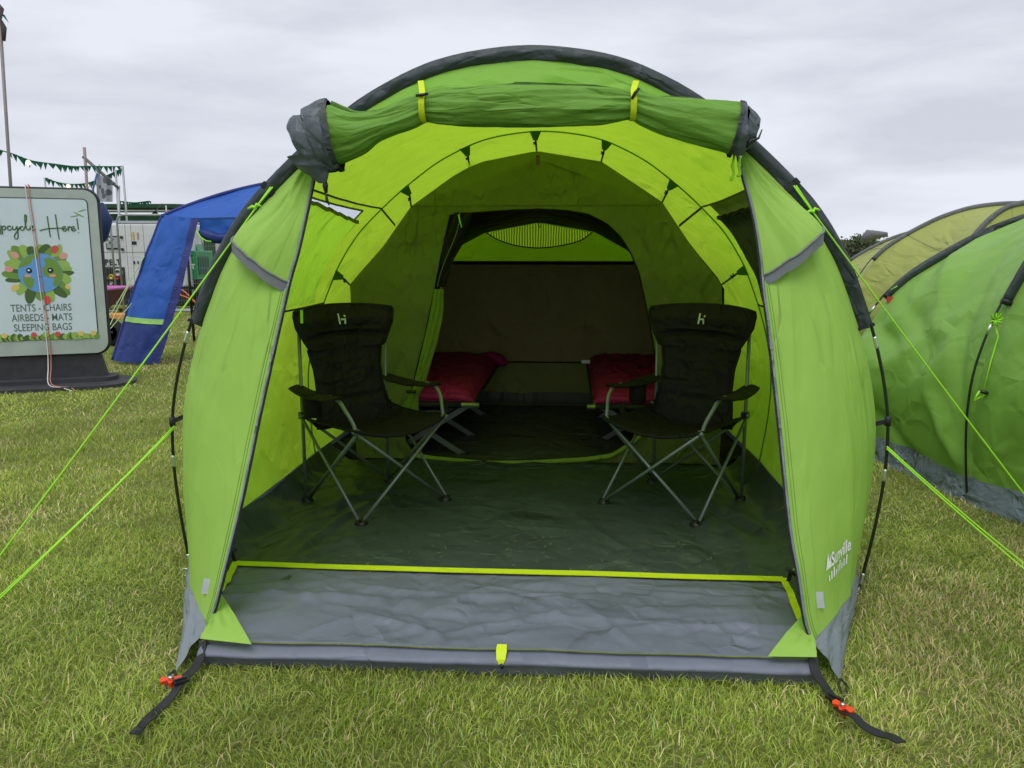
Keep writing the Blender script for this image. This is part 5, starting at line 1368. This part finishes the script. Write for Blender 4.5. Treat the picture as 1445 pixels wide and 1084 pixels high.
# mesh fence panels
def fence_panel(xa, xb, Y, label, Yb=None):
    Yb = Yb or Y
    o = tag(empty('mesh_fence', (xa, Y, 0)), label, 'fence', 'temporary mesh fence panels'); L = math.hypot(xb-xa, Yb-Y); an = math.atan2(Yb-Y, xb-xa)
    o.rotation_euler = (0, 0, an)
    m = MB(); rd = .12; H = 2.02
    pts = [(0, 0, .05), (0, 0, H-rd), (rd*.3, 0, H-rd*.3), (rd, 0, H), (L-rd, 0, H), (L-rd*.3, 0, H-rd*.3), (L, 0, H-rd), (L, 0, .05)]
    m.tube(pts, .021, 8); m.tube([(0, 0, .16), (L, 0, .16)], .018, 8); m.tube([(0, 0, H-.16), (L, 0, H-.16)], .014, 8); m.build('fence_frame', M['galv'], o)
    m = MB()
    n = int(L/.05)
    for k in range(1, n): x = k*L/n; m.add([Vector((x-.0011, 0, .16)), Vector((x+.0011, 0, .16)), Vector((x+.0011, 0, H-.16)), Vector((x-.0011, 0, H-.16))], [(0, 1, 2, 3)])
    for k in range(1, 8): m.tube([(0, .004, .16+k*.21), (L, .004, .16+k*.21)], .0014, 4)
    m.build('fence_wire', M['galv'], o); return o
fY = 15.6
xp = W(172, 400, fY).x
fence_panel(xp, xp+3.45, fY, 'mesh fence panel passing behind the blue shelter')
fence_panel(xp-3.6, xp-.14, fY+.02, 'mesh fence panel that ends behind the sign\'s right edge')
fb = tag(empty('orange_block', (xp-.06, fY-.05, 0)), 'orange block foot where two fence panels meet', 'fence foot')
m = MB(); m.box((.02, 0, .06), (.52, .26, .12)); b_ = m.build('block', plain('orange block', (.68, .30, .09)), fb, smooth=False); b_.modifiers.new('b', 'BEVEL').width = .02

# blue folded tarp hung at the fence end
m = MB(); c = W(137, 315, 13.5)
m.tube([c+Vector((-.1, 0, .28)), c+Vector((.02, 0, .25)), c+Vector((.1, 0, .05)), c+Vector((.05, 0, -.2)), c+Vector((-.05, 0, -.42))], [.05, .12, .14, .10, .03], 14, rfn=lambda i, an: 1+.15*crease(i, an, 2))
o = m.build('bundled_tarp', plain('navy tarp', (.012, .03, .11), rough=.5)); tag(o, 'dark blue bundled tarp hanging by the sign\'s top right corner', 'tarp')
m = MB(); m.tube([Vector((c.x, c.y, 0)), Vector((c.x, c.y, c.z+.2))], .03, 8); pp_ = tag(m.build('timber_post', M['black']), 'dark post holding up the blue tarp behind the sign', 'post')

# pink barrow
bY = 11.0; bc = W(150, 430, bY)
bw = tag(empty('wheelbarrow', (bc.x, bY, 0)), 'pink wheelbarrow with a black tyre half hidden by the sign', 'wheelbarrow')
m = MB()
zt, zb_ = W(150, 407, bY).z, W(150, 440, bY).z
T = [Vector((-.75, -.3, zt)), Vector((.19, -.3, zt)), Vector((.19, .35, zt)), Vector((-.75, .35, zt))]; B = [Vector((-.55, -.2, zb_)), Vector((-.12, -.2, zb_)), Vector((-.12, .25, zb_)), Vector((-.55, .25, zb_))]
m.add(T+B, [(0, 1, 5, 4), (1, 2, 6, 5), (2, 3, 7, 6), (3, 0, 4, 7), (4, 5, 6, 7)], flat=True); m.build('tray', plain('magenta plastic', (.20, .03, .13)), bw, smooth=False)
m = MB(); m.tube(T+T[:1], .022, 8); m.build('tray_rim', plain('pink plastic', (.62, .18, .50)), bw)
m = MB(); m.tube([(-.9, -.2, .75), (-.1, -.2, .30), (.12, 0, .18)], .016, 8); m.tube([(-.9, .2, .75), (-.1, .2, .30), (.12, 0, .18)], .016, 8); m.tube([(-.4, -.2, .5), (-.3, -.22, .02), (.05, -.2, .05)], .014, 8); m.build('barrow_frame', M['galv'], bw)
m = MB(); m.lathe([(.12, -.05), (.19, -.045), (.205, 0), (.19, .045), (.12, .05)], (.02, 0, .2), 24, 'Y'); m.build('tyre', M['sedge'], bw)

# green stall with scaffold frame far behind
stY = 25.5
sx0, sx1 = W(120, 290, stY).x-4, W(250, 290, stY).x
st_ = tag(empty('market_stall', ((sx0+sx1)/2, stY, 0)), 'long dark green canvas stall behind the generators', 'stall')
swd = sx1-sx0; zt = W(200, 288, stY).z
M['dgreen'] = plain('dark green canvas', (.018, .075, .035), rough=.7, nscale=3, mottle=.2, bump=.5, bd=.02)
m = MB(); m.prism([(-.1, zt-.12), (-.1, zt), (3.0, zt+.12), (3.0, zt-.12)], -swd/2, swd/2, lambda x, y, z: Vector((z, x, y))); m.build('stall_roof', M['dgreen'], st_, smooth=False)
m = MB(); m.grid(lambda a, b: Vector((-swd/2+swd*a, .05+.04*math.sin(a*70), (zt-.3)*(1-b)+.1*b)), 120, 4, 8, 2); m.grid(lambda a, b: Vector((swd/2, .05+3*a, (zt-.1)*(1-b)+.1*b)), 20, 4, 3, 2); m.build('stall_wall', M['dgreen'], st_)
m = MB(); m.tube([(-swd/2, -.12, zt-.22), (swd/2, -.12, zt-.22)], .03, 8)
for k in range(8): x = swd/2-.3-k*1.5; m.tube([(x, -.12, 0), (x, -.12, zt-.05)], .03, 8)
m.build('stall_frame', M['galv'], st_)
lm = tag(empty('flood_lamp', W(219, 304, 23)), 'small lit flood lamp hanging under the stall edge', 'lamp'); 
m = MB(); m.lathe([(.03, .12), (.12, 0), (.10, 0), (.02, .1)], (0, 0, 0), 14); m.tube([(0, 0, .1), (0, .5, .35)], .015, 6); m.build('lamp_shade', M['black'], lm); m = MB(); m.lathe([(.01, .04), (.08, .02), (.08, -.005), (.01, -.02)], (0, 0, 0), 12); m.build('bulb', lamp_mat('warm lamp', (1, .72, .35), 5), lm)
# scaffold with a patterned banner
kY = 23.0
sf = tag(empty('scaffold_frame', (W(125, 400, kY).x, kY, 0)), 'scaffold poles with a sloping rail above the green stall', 'scaffold')
def kW(px, py, Y=kY): return W(px, py, Y)-sf.location
m = MB(); p = kW(119, 208); m.tube([Vector((kW(123, 300).x, 0, 0)), p], .042, 8); m.build('scaffold_pole', plain('rusty scaffold tube', (.30, .22, .21)), sf)
m = MB(); m.tube([kW(117, 221), kW(168, 266)], .045, 8); m.build('scaffold_rail', plain('weathered rail', (.16, .15, .16)), sf)
for a, b in (((163, 240), (166, 300)), ((173, 234), (178, 300)), ((140, 232), (140, 250)), ((168, 262), (158, 300)), ((137, 240), (132, 290))):
    m = MB(); q = kW(*b); m.tube([kW(*a), Vector((q.x, q.y, 0)) if b[1] > 285 else q], .03 if b[1] > 285 else .02, 8); m.build('scaffold_pole', M['galv'], sf)
N = NT('patterned banner'); tc = N.n('ShaderNodeTexCoord'); v = N.n('ShaderNodeTexVoronoi'); v.inputs['Scale'].default_value = 5; N.l(tc.outputs['Object'], v.inputs['Vector']); r_ = N.n('ShaderNodeValToRGB'); r_.color_ramp.interpolation = 'CONSTANT'; r_.color_ramp.elements[0].color = (.12, .13, .16, 1); r_.color_ramp.elements[1].position = .45; r_.color_ramp.elements[1].color = (.40, .42, .48, 1); N.l(v.outputs['Distance'], r_.inputs[0]); p = N.n('ShaderNodeBsdfPrincipled'); p.inputs['Roughness'].default_value = .7; N.l(r_.outputs[0], p.inputs['Base Color']); N.l(p.outputs[0], N.out.inputs[0])
bn_ = tag(empty('banner', W(148, 266, kY-.1)), 'grey patterned banner hung on the scaffold', 'banner')
m = MB(); bl_ = bn_.location
m.grid(lambda a, b: W(137+22*a, (245+10*a)*(1-b)+(285)*b, kY-.1+.06*math.sin(a*9))-bl_, 14, 10, 1, 1); m.build('banner_cloth', N.m, bn_)
m = MB(); m.tube([W(137, 245, kY-.12)-bl_, W(131, 268, kY-.12)-bl_, W(134, 280, kY-.12)-bl_], .03, 6); m.build('banner_strap', plain('blue strap', (.05, .12, .3)), bn_)
# tall pole by the sign
pY = 10.2; a, b = W(15, 262, pY), W(-1, 15, pY); d_ = (b-a).normalized(); g_ = a-d_*(a.z/d_.z)
fp = tag(empty('flag_pole', g_), 'tall thin metal pole rising behind the sign at the left edge', 'pole')
m = MB(); m.tube([Vector((0, 0, 0)), b-g_], .019, 10); m.build('pole_tube', plain('rusty grey tube', (.22, .20, .19), metal=.3), fp)
m = MB(); q = b-g_; m.tube([q+Vector((.02, 0, -.35)), q+Vector((.035, 0, -.2)), q+Vector((.0, 0, -.1)), q+Vector((.03, 0, .02)), q+Vector((.0, 0, .08))], [.02, .035, .02, .03, .01], 6); m.build('pole_wrap', plain('dark tape', (.08, .06, .06)), fp)
m = MB(); m.prism([(0, 0), (.06, -.03), (.10, -.12)], -.003, .003, lambda x, y, z: q+Vector((x, z, y-.02))); m.build('pennant', plain('green flag', (.02, .15, .08)), fp)
# bunting
M['flag'] = plain('green pennant cloth', (.012, .14, .075), rough=.7)
def bunting(pts, n, label, sz, lights=()):
    o = tag(empty('bunting', pts[0]), label, 'bunting', 'strings of green bunting'); base = pts[0]
    q = spline([p-base for p in pts], n*2)
    m = MB(); m.tube(q, .012, 5); m.build('bunting_line', M['flag'], o)
    rg = random.Random(len(pts)*7+n)
    for k in range(n):
        p = q[2*k]; w = sz*rg.uniform(.6, 1.05); dx = rg.uniform(-.5, .6)*sz
        m = MB(); m.add([p+Vector((-w*.5, 0, 0)), p+Vector((w*.5, .02, 0)), p+Vector((dx, .05, -sz*rg.uniform(.9, 1.6)))], [(0, 1, 2)]); m.build('pennant', M['flag'], o)
    for k in lights:
        p = q[k]; m = MB(); m.lathe([(.01, -.12), (.05, -.09), (.05, -.04), (.01, 0)], p, 8); m.build('festoon_bulb', lamp_mat('festoon bulb', (1, .85, .5), 2.0), o)
bunting([W(-25, 205, 16), W(0, 212, 16.5), W(20, 218, 17), W(45, 227, 18), W(80, 232, 19.5), W(105, 235, 21), W(125, 234.5, 22)], 24, 'string of green bunting running from the tall pole to the scaffold', .12, (14,))
bunting([W(120, 234.5, 22), W(150, 235, 22.6), W(173, 235, 23)], 9, 'short green bunting string along the top of the scaffold poles', .12)
bunting([W(64, 251, 23), W(80, 257, 23.2), W(100, 260, 23.4), W(125, 258, 23.6), W(150, 248, 23.5), W(172, 238, 23.1)], 26, 'lower sagging green bunting string behind the sign', .13, (12, 22))
bunting([W(170, 284, 25.2), W(190, 286, 25.2), W(210, 284, 25.2), W(213, 286, 25.2)], 14, 'green bunting bunched along the stall roof', .1)
m = MB(); q = W(63, 251, 23); m.tube([Vector((q.x, q.y, 0)), q], .025, 6); tag(m.build('bunting_pole', M['galv']), 'thin pole holding the lower bunting behind the sign', 'pole')
for px, top, YY, lb in ((296, 335, 30, 'thin grey lamp post seen through the shelter opening'),):
    q = W(px, top, YY); m = MB(); m.tube([Vector((q.x, q.y, 0)), q], .05, 8); tag(m.build('lamp_post', M['galv']), lb, 'post')
# van
vo = W(286, 384, 38); van = tag(empty('parked_van', (vo.x, 38, 0), R(20)), 'pale grey van parked far off beyond the blue shelter', 'van')
solid(van, 'van_body', plain('van white', (.5, .5, .5), rough=.4), (0, 0, 1.15), (1.9, 4.6, 1.5), 0, .15); m = MB(); m.prism([(-2.3, .5), (-2.3, 1.2), (-1.9, 1.95), (-1.2, 2.1), (-1.2, .5)], -.9, .9, lambda x, y, z: Vector((z, x, y))); m.build('cab', plain('van white', (.5, .5, .5), rough=.4), van, smooth=False)
solid(van, 'windscreen', M['black'], (0, -2.25, 1.55), (1.5, .05, .5))
for x in (-.85, .85):
    for y in (-1.5, 1.5):
        m = MB(); m.lathe([(.2, -.1), (.33, -.09), (.33, .09), (.2, .1)], (x, y, .33), 18, 'X'); m.build('wheel', M['black'], van)
# equipment pile: dark low barrier behind the shelter
m = MB(); q = W(270, 430, 16.5); m.tube([Vector((q.x-1.2, q.y, .10)), Vector((q.x+1.2, q.y, .13))], .03, 8); tag(m.build('barrier_rail', M['galv']), 'low grey rail lying on the grass before the green generator', 'rail')

# ------------------------------------------------------------------ trees
def tree(x, y, h, rad, label, seed, n=2600, name='broadleaf_tree'):
    rg = random.Random(seed)
    o = tag(empty(name, (x, y, 0)), label, 'tree', 'far trees on the skyline')
    m = MB(); m.tube([(0, 0, 0), (.1, 0, h*.25), (-.05, .1, h*.5), (.1, 0, h*.75)], [h*.035, h*.028, h*.02, h*.008], 8)
    for k in range(7):
        a = k*2.4; z = h*(.3+.06*k); m.tube([(0, 0, z), (math.cos(a)*rad*.35, math.sin(a)*rad*.35, z+h*.12), (math.cos(a)*rad*.7, math.sin(a)*rad*.7, z+h*.2)], [h*.014, h*.009, h*.003], 6)
    m.build('trunk', plain('bark', (.09, .07, .05), rough=.9), o)
    cl = [(rg.uniform(-.7, .7)*rad, rg.uniform(-.7, .7)*rad, h*rg.uniform(.35, .88), rad*rg.uniform(.28, .5)) for _ in range(16)]
    m = MB(); vs = []; fs = []
    for k in range(n):
        cx, cy, cz, cr = rg.choice(cl); d = Vector((rg.gauss(0, 1), rg.gauss(0, 1), rg.gauss(0, .8))).normalized()*cr*rg.uniform(.55, 1.05)
        p = Vector((cx, cy, cz))+d; s = rad*rg.uniform(.035, .07); a = Vector((rg.gauss(0, 1), rg.gauss(0, 1), rg.gauss(0, 1))).normalized()*s; b = a.cross(Vector((rg.gauss(0, 1), rg.gauss(0, 1), rg.gauss(0, 1)))).normalized()*s*.7
        i = len(vs); vs += [p-a, p+b, p+a, p-b]; fs.append((i, i+1, i+2, i+3))
    m.add(vs, fs, flat=True); m.build('crown', M['leaf'], o)
M['leaf'] = plain('foliage', (.065, .095, .035), rough=.7, mottle=.45, nscale=.6)
for k, (px, top, Y, rad, lb) in enumerate([(292, 340, 70, 2.6, 'rounded green tree seen through the gap under the blue shelter'), (262, 346, 85, 3.5, 'far tree behind the green generator'),
        (322, 344, 80, 3.2, 'far tree hidden behind the left pole sleeve'), (1197, 331, 26, 1.0, 'bushy tree top showing between the big tent and the olive tent'),
        (1224, 334, 27, .9, 'smaller bush top against the olive tent\'s corner')]):
    q = W(px, top, Y); tree(q.x, Y, q.z/.95, rad, lb, 20+k, 3200 if k < 3 else 1800)
rg = random.Random(99)
hv = []; 
m = MB()
def hedge(a, b):
    an = R(-75+150*a); r = 150+10*math.sin(a*40); x, y = math.sin(an)*r, math.cos(an)*r
    h = (3.2+1.6*nz(a*40, 0)+1.2*nz(a*130, 1))*b
    return Vector((x+2*nz(a*200, b*5), y+2*nz(a*170, b*4, 3), max(0, h)))
m.grid(hedge, 700, 8, 100, 1); tag(m.build('woodland', M['leaf']), 'far belt of woodland along the horizon', 'woodland', None, 'stuff')

# ------------------------------------------------------------------ ground and grass
N = NT('meadow ground'); tc = N.n('ShaderNodeTexCoord')
n1 = N.n('ShaderNodeTexNoise'); n1.inputs['Scale'].default_value = .55; n1.inputs['Detail'].default_value = 6; n1.inputs['Roughness'].default_value = .6; N.l(tc.outputs['Object'], n1.inputs['Vector'])
r1 = N.n('ShaderNodeValToRGB'); r1.color_ramp.elements[0].position = .35; r1.color_ramp.elements[0].color = (.12, .17, .03, 1); r1.color_ramp.elements[1].position = .68; r1.color_ramp.elements[1].color = (.26, .27, .085, 1); N.l(n1.outputs['Fac'], r1.inputs[0])
n2 = N.n('ShaderNodeTexNoise'); n2.inputs['Scale'].default_value = 55; n2.inputs['Detail'].default_value = 5; n2.inputs['Roughness'].default_value = .75; N.l(tc.outputs['Object'], n2.inputs['Vector'])
r2 = N.n('ShaderNodeMapRange'); r2.inputs[1].default_value = .3; r2.inputs[2].default_value = .7; r2.inputs[3].default_value = .45; r2.inputs[4].default_value = 1.3; N.l(n2.outputs['Fac'], r2.inputs[0])
vm = N.n('ShaderNodeVectorMath', _operation='SCALE'); N.l(r1.outputs[0], vm.inputs[0]); N.l(r2.outputs[0], vm.inputs['Scale'])
p = N.n('ShaderNodeBsdfPrincipled'); p.inputs['Roughness'].default_value = .9; p.inputs['Specular IOR Level'].default_value = .1; N.l(vm.outputs[0], p.inputs['Base Color'])
b = N.n('ShaderNodeBump'); b.inputs['Strength'].default_value = .8; b.inputs['Distance'].default_value = .02; N.l(n2.outputs['Fac'], b.inputs['Height']); N.l(b.outputs[0], p.inputs['Normal']); N.l(p.outputs[0], N.out.inputs[0])
m = MB(); m.add([(-600, -60, 0), (600, -60, 0), (600, 900, 0), (-600, 900, 0)], [(0, 1, 2, 3)]); g = m.build('ground', N.m, smooth=False); tag(g, kind='structure')

rs = np.random.RandomState(5)
def vnoise(x, y, seed, sc_):
    """smooth value noise, vectorised"""
    x = x*sc_+seed*17.3; y = y*sc_+seed*9.1
    xi = np.floor(x).astype(np.int64); yi = np.floor(y).astype(np.int64); fx = x-xi; fy = y-yi
    fx = fx*fx*(3-2*fx); fy = fy*fy*(3-2*fy)
    def h(a, b):
        n = (a*374761393+b*668265263+seed*982451653) & 0x7fffffff
        n = ((n ^ (n >> 13))*1274126177) & 0x7fffffff
        return ((n ^ (n >> 16)) & 0xffff)/65535.0
    return (h(xi, yi)*(1-fx)+h(xi+1, yi)*fx)*(1-fy)+(h(xi, yi+1)*(1-fx)+h(xi+1, yi+1)*fx)*fy
def blades(n, x0, x1, y0, y1, wmul, hmul):
    x = rs.uniform(x0, x1, n); y = rs.uniform(y0, y1, n)
    dens = .5*vnoise(x, y, 1, 7)+.5*vnoise(x, y, 2, 2.2)
    keep = (np.abs(x) < .85*y+1.5) & (rs.rand(n) < .45+.8*dens)
    dx, dy = x-ORG[0], y-ORG[1]; u = dx*cy_-dy*sy_; v = dx*sy_+dy*cy_
    wid = np.where(v < 0, 1.0+.33*np.clip((v+.6)/.6, 0, 1), 1.30)
    keep &= ~((np.abs(u) < wid-.02) & (v > -.665+.10*(np.abs(u) > .98)) & (v < 4.6))
    keep &= ~((x > 2.50) & (x < 5.3) & (y > 1.6) & (y < 6.6))
    return x[keep], y[keep], wmul, hmul
allv = []; allc = []; cnt = 0
for args in ((270000, -3.4, 3.4, 1.5, 3.6, 1.0, 1.0), (260000, -6.0, 6.0, 3.4, 6.2, 1.35, 1.0), (220000, -9.4, 9.4, 6.0, 11, 2.2, 1.05), (170000, -15, 15, 10.8, 20, 4.2, 1.1)):
    x, y, wm, hm = blades(*args); n = len(x)
    patchy = .6*vnoise(x, y, 5, .9)+.4*vnoise(x, y, 6, 3.1)          # dry patches
    dry = np.clip((patchy-.52)*2.8+.55*(x > .9)*np.clip((x-.9)/1.5, 0, 1)+.18*np.clip((2.6-y)/1.0, 0, 1)*(x > -.6), 0, 1)
    flat = np.clip(vnoise(x, y, 14, 1.3)*2-.7, 0, 1)*np.clip(vnoise(x, y, 15, 4)*1.5, 0, 1)
    ang = rs.uniform(0, 2*PI, n)*.85+2*PI*vnoise(x, y, 8, 6)*1.3
    Lh = hm*(.010+.027*rs.rand(n)**2+.018*vnoise(x, y, 3, 5)**2)*(1-.35*dry)*(1-.3*flat)
    lean = .35+1.15*rs.rand(n)+.7*flat
    wd = wm*rs.uniform(.0009, .0021, n)
    cx, sx = np.cos(ang), np.sin(ang)
    face = rs.uniform(0, PI, n); px_, py_ = np.cos(face), np.sin(face)
    x1 = x+cx*Lh*lean*.35; y1 = y+sx*Lh*lean*.35; z1 = Lh*.62
    x2 = x+cx*Lh*lean*1.05; y2 = y+sx*Lh*lean*1.05; z2 = Lh*(1.05-.28*np.clip(lean-.5, 0, 1))
    V = np.empty((n, 5, 3), np.float32)
    V[:, 0] = np.stack([x-px_*wd, y-py_*wd, np.full(n, -.003)], 1); V[:, 1] = np.stack([x+px_*wd, y+py_*wd, np.full(n, -.003)], 1)
    V[:, 2] = np.stack([x1-px_*wd*.8, y1-py_*wd*.8, z1], 1); V[:, 3] = np.stack([x1+px_*wd*.8, y1+py_*wd*.8, z1], 1); V[:, 4] = np.stack([x2, y2, z2], 1)
    g1 = np.array([.165, .230, .028]); g2 = np.array([.40, .475, .085]); st = np.array([.62, .53, .27]); bz = np.array([.24, .36, .11])
    t = rs.rand(n)[:, None]; col = g1*(1-t)+g2*t
    isb = (rs.rand(n) < .06)[:, None]; col = np.where(isb, bz*(.8+.5*t), col)
    isd = (rs.rand(n) < .10+.66*dry)[:, None]; col = np.where(isd, st*(.55+.6*t), col)
    col = col*(.58+.45*vnoise(x, y, 9, 1.4)+.28*vnoise(x, y, 12, 5.5))[:, None]
    cc = np.repeat(col[:, None, :], 5, 1)
    allv.append(V.reshape(-1, 3)); allc.append(cc.reshape(-1, 3))
# a handful of longer stragglers in the foreground
V = np.concatenate(allv); Cc = np.concatenate(allc).astype(np.float32); nb = len(V)//5
me = bpy.data.meshes.new('grass')
me.vertices.add(len(V)); me.vertices.foreach_set('co', V.ravel())
base = np.arange(nb, dtype=np.int32)*5
lv = np.stack([base, base+1, base+3, base+2, base+2, base+3, base+4], 1).ravel()
me.loops.add(len(lv)); me.loops.foreach_set('vertex_index', lv)
ls = np.stack([np.arange(nb)*7, np.arange(nb)*7+4], 1).ravel().astype(np.int32); lt = np.tile(np.array([4, 3], np.int32), nb)
me.polygons.add(nb*2); me.polygons.foreach_set('loop_start', ls); me.polygons.foreach_set('loop_total', lt)
ca = me.color_attributes.new('Col', 'FLOAT_COLOR', 'POINT'); ca.data.foreach_set('color', np.concatenate([Cc, np.ones((len(Cc), 1), np.float32)], 1).ravel())
me.update(calc_edges=True); me.validate()
N = NT('grass blades'); at_ = N.n('ShaderNodeAttribute'); at_.attribute_name = 'Col'
p = N.n('ShaderNodeBsdfPrincipled'); p.inputs['Roughness'].default_value = .5; p.inputs['Specular IOR Level'].default_value = .3; N.l(at_.outputs['Color'], p.inputs['Base Color'])
t = N.n('ShaderNodeBsdfTranslucent'); sc2 = N.n('ShaderNodeVectorMath', _operation='SCALE'); sc2.inputs['Scale'].default_value = .55; N.l(at_.outputs['Color'], sc2.inputs[0]); N.l(sc2.outputs[0], t.inputs['Color'])
ad = N.n('ShaderNodeAddShader'); N.l(p.outputs[0], ad.inputs[0]); N.l(t.outputs[0], ad.inputs[1]); N.l(ad.outputs[0], N.out.inputs[0])
me.materials.append(N.m); go = link(bpy.data.objects.new('grass', me)); tag(go, 'short trampled meadow grass with dry straw coloured patches', 'grass', None, 'stuff')

# blades trodden into the tent
rg = random.Random(12); m = MB()
for k in range(420):
    u = rg.uniform(-1.05, 1.05); v = rg.choice((rg.uniform(-.1, .5), rg.uniform(-.1, 1.6))); a = rg.uniform(0, PI); L = rg.uniform(.004, .014)
    p = t2w((u, v, .034)); d = Vector((math.cos(a)*L, math.sin(a)*L, 0)); w = Vector((-d.y, d.x, 0))*.09
    m.add([p-d-w, p-d+w, p+d+w*.4+Vector((0, 0, .002)), p+d-w*.4+Vector((0, 0, .002))], [(0, 1, 2, 3)], flat=True)
tag(m.build('grass_clippings', plain('dry clipping', (.30, .27, .10), rough=.8)), 'bits of dry grass scattered on the dark groundsheet', 'grass bits', None, 'stuff')

# ------------------------------------------------------------------ sky and light
EL, AZM = R(64), R(200)
wd_ = bpy.data.worlds.new('World'); sc.world = wd_; wd_.use_nodes = True; nt_ = wd_.node_tree; nt_.nodes.clear()
out = nt_.nodes.new('ShaderNodeOutputWorld'); bg = nt_.nodes.new('ShaderNodeBackground'); sky = nt_.nodes.new('ShaderNodeTexSky'); sky.sky_type = 'NISHITA'; sky.sun_disc = False; sky.sun_elevation = EL; sky.sun_rotation = AZM
bg.inputs[1].default_value = .05; nt_.links.new(sky.outputs[0], bg.inputs[0])
tc = nt_.nodes.new('ShaderNodeTexCoord'); mp = nt_.nodes.new('ShaderNodeMapping'); mp.inputs['Scale'].default_value = (1.0, 1.0, 4.2); mp.inputs['Location'].default_value = (.3, .7, .1); nt_.links.new(tc.outputs['Generated'], mp.inputs[0])
nn = nt_.nodes.new('ShaderNodeTexNoise'); nn.inputs['Scale'].default_value = 3.1; nn.inputs['Detail'].default_value = 7; nn.inputs['Roughness'].default_value = .52; nn.inputs['Distortion'].default_value = .25; nt_.links.new(mp.outputs[0], nn.inputs['Vector'])
cr = nt_.nodes.new('ShaderNodeValToRGB'); e = cr.color_ramp.elements; e[0].position = .36; e[0].color = (.51, .53, .60, 1); e[1].position = .63; e[1].color = (.655, .685, .755, 1); nt_.links.new(nn.outputs['Fac'], cr.inputs[0])
bg2 = nt_.nodes.new('ShaderNodeBackground'); bg2.inputs[1].default_value = 1.08; nt_.links.new(cr.outputs[0], bg2.inputs[0])
ad = nt_.nodes.new('ShaderNodeAddShader'); mixs = nt_.nodes.new('ShaderNodeMixShader'); mixs.inputs[0].default_value = .96
nt_.links.new(bg.outputs[0], mixs.inputs[1]); nt_.links.new(bg2.outputs[0], mixs.inputs[2]); nt_.links.new(mixs.outputs[0], out.inputs[0])
sl = bpy.data.lights.new('sun', 'SUN'); sl.energy = 1.25; sl.angle = R(35); sl.color = (1, .97, .93); so_ = bpy.data.objects.new('sun', sl); C.objects.link(so_)
# light comes from behind the camera, high up
dirv = Vector((math.sin(R(200))*math.cos(EL)*1, math.cos(R(200))*math.cos(EL), math.sin(EL)))
so_.rotation_euler = dirv.to_track_quat('Z', 'Y').to_euler()
sc.view_settings.view_transform = 'Standard'; sc.view_settings.look = 'None'; sc.view_settings.exposure = 0.24; sc.view_settings.gamma = 1
sc.cycles.max_bounces = 10; sc.cycles.diffuse_bounces = 5; sc.cycles.glossy_bounces = 3; sc.cycles.transparent_max_bounces = 16; sc.cycles.transmission_bounces = 6
sc.cycles.use_denoising = True
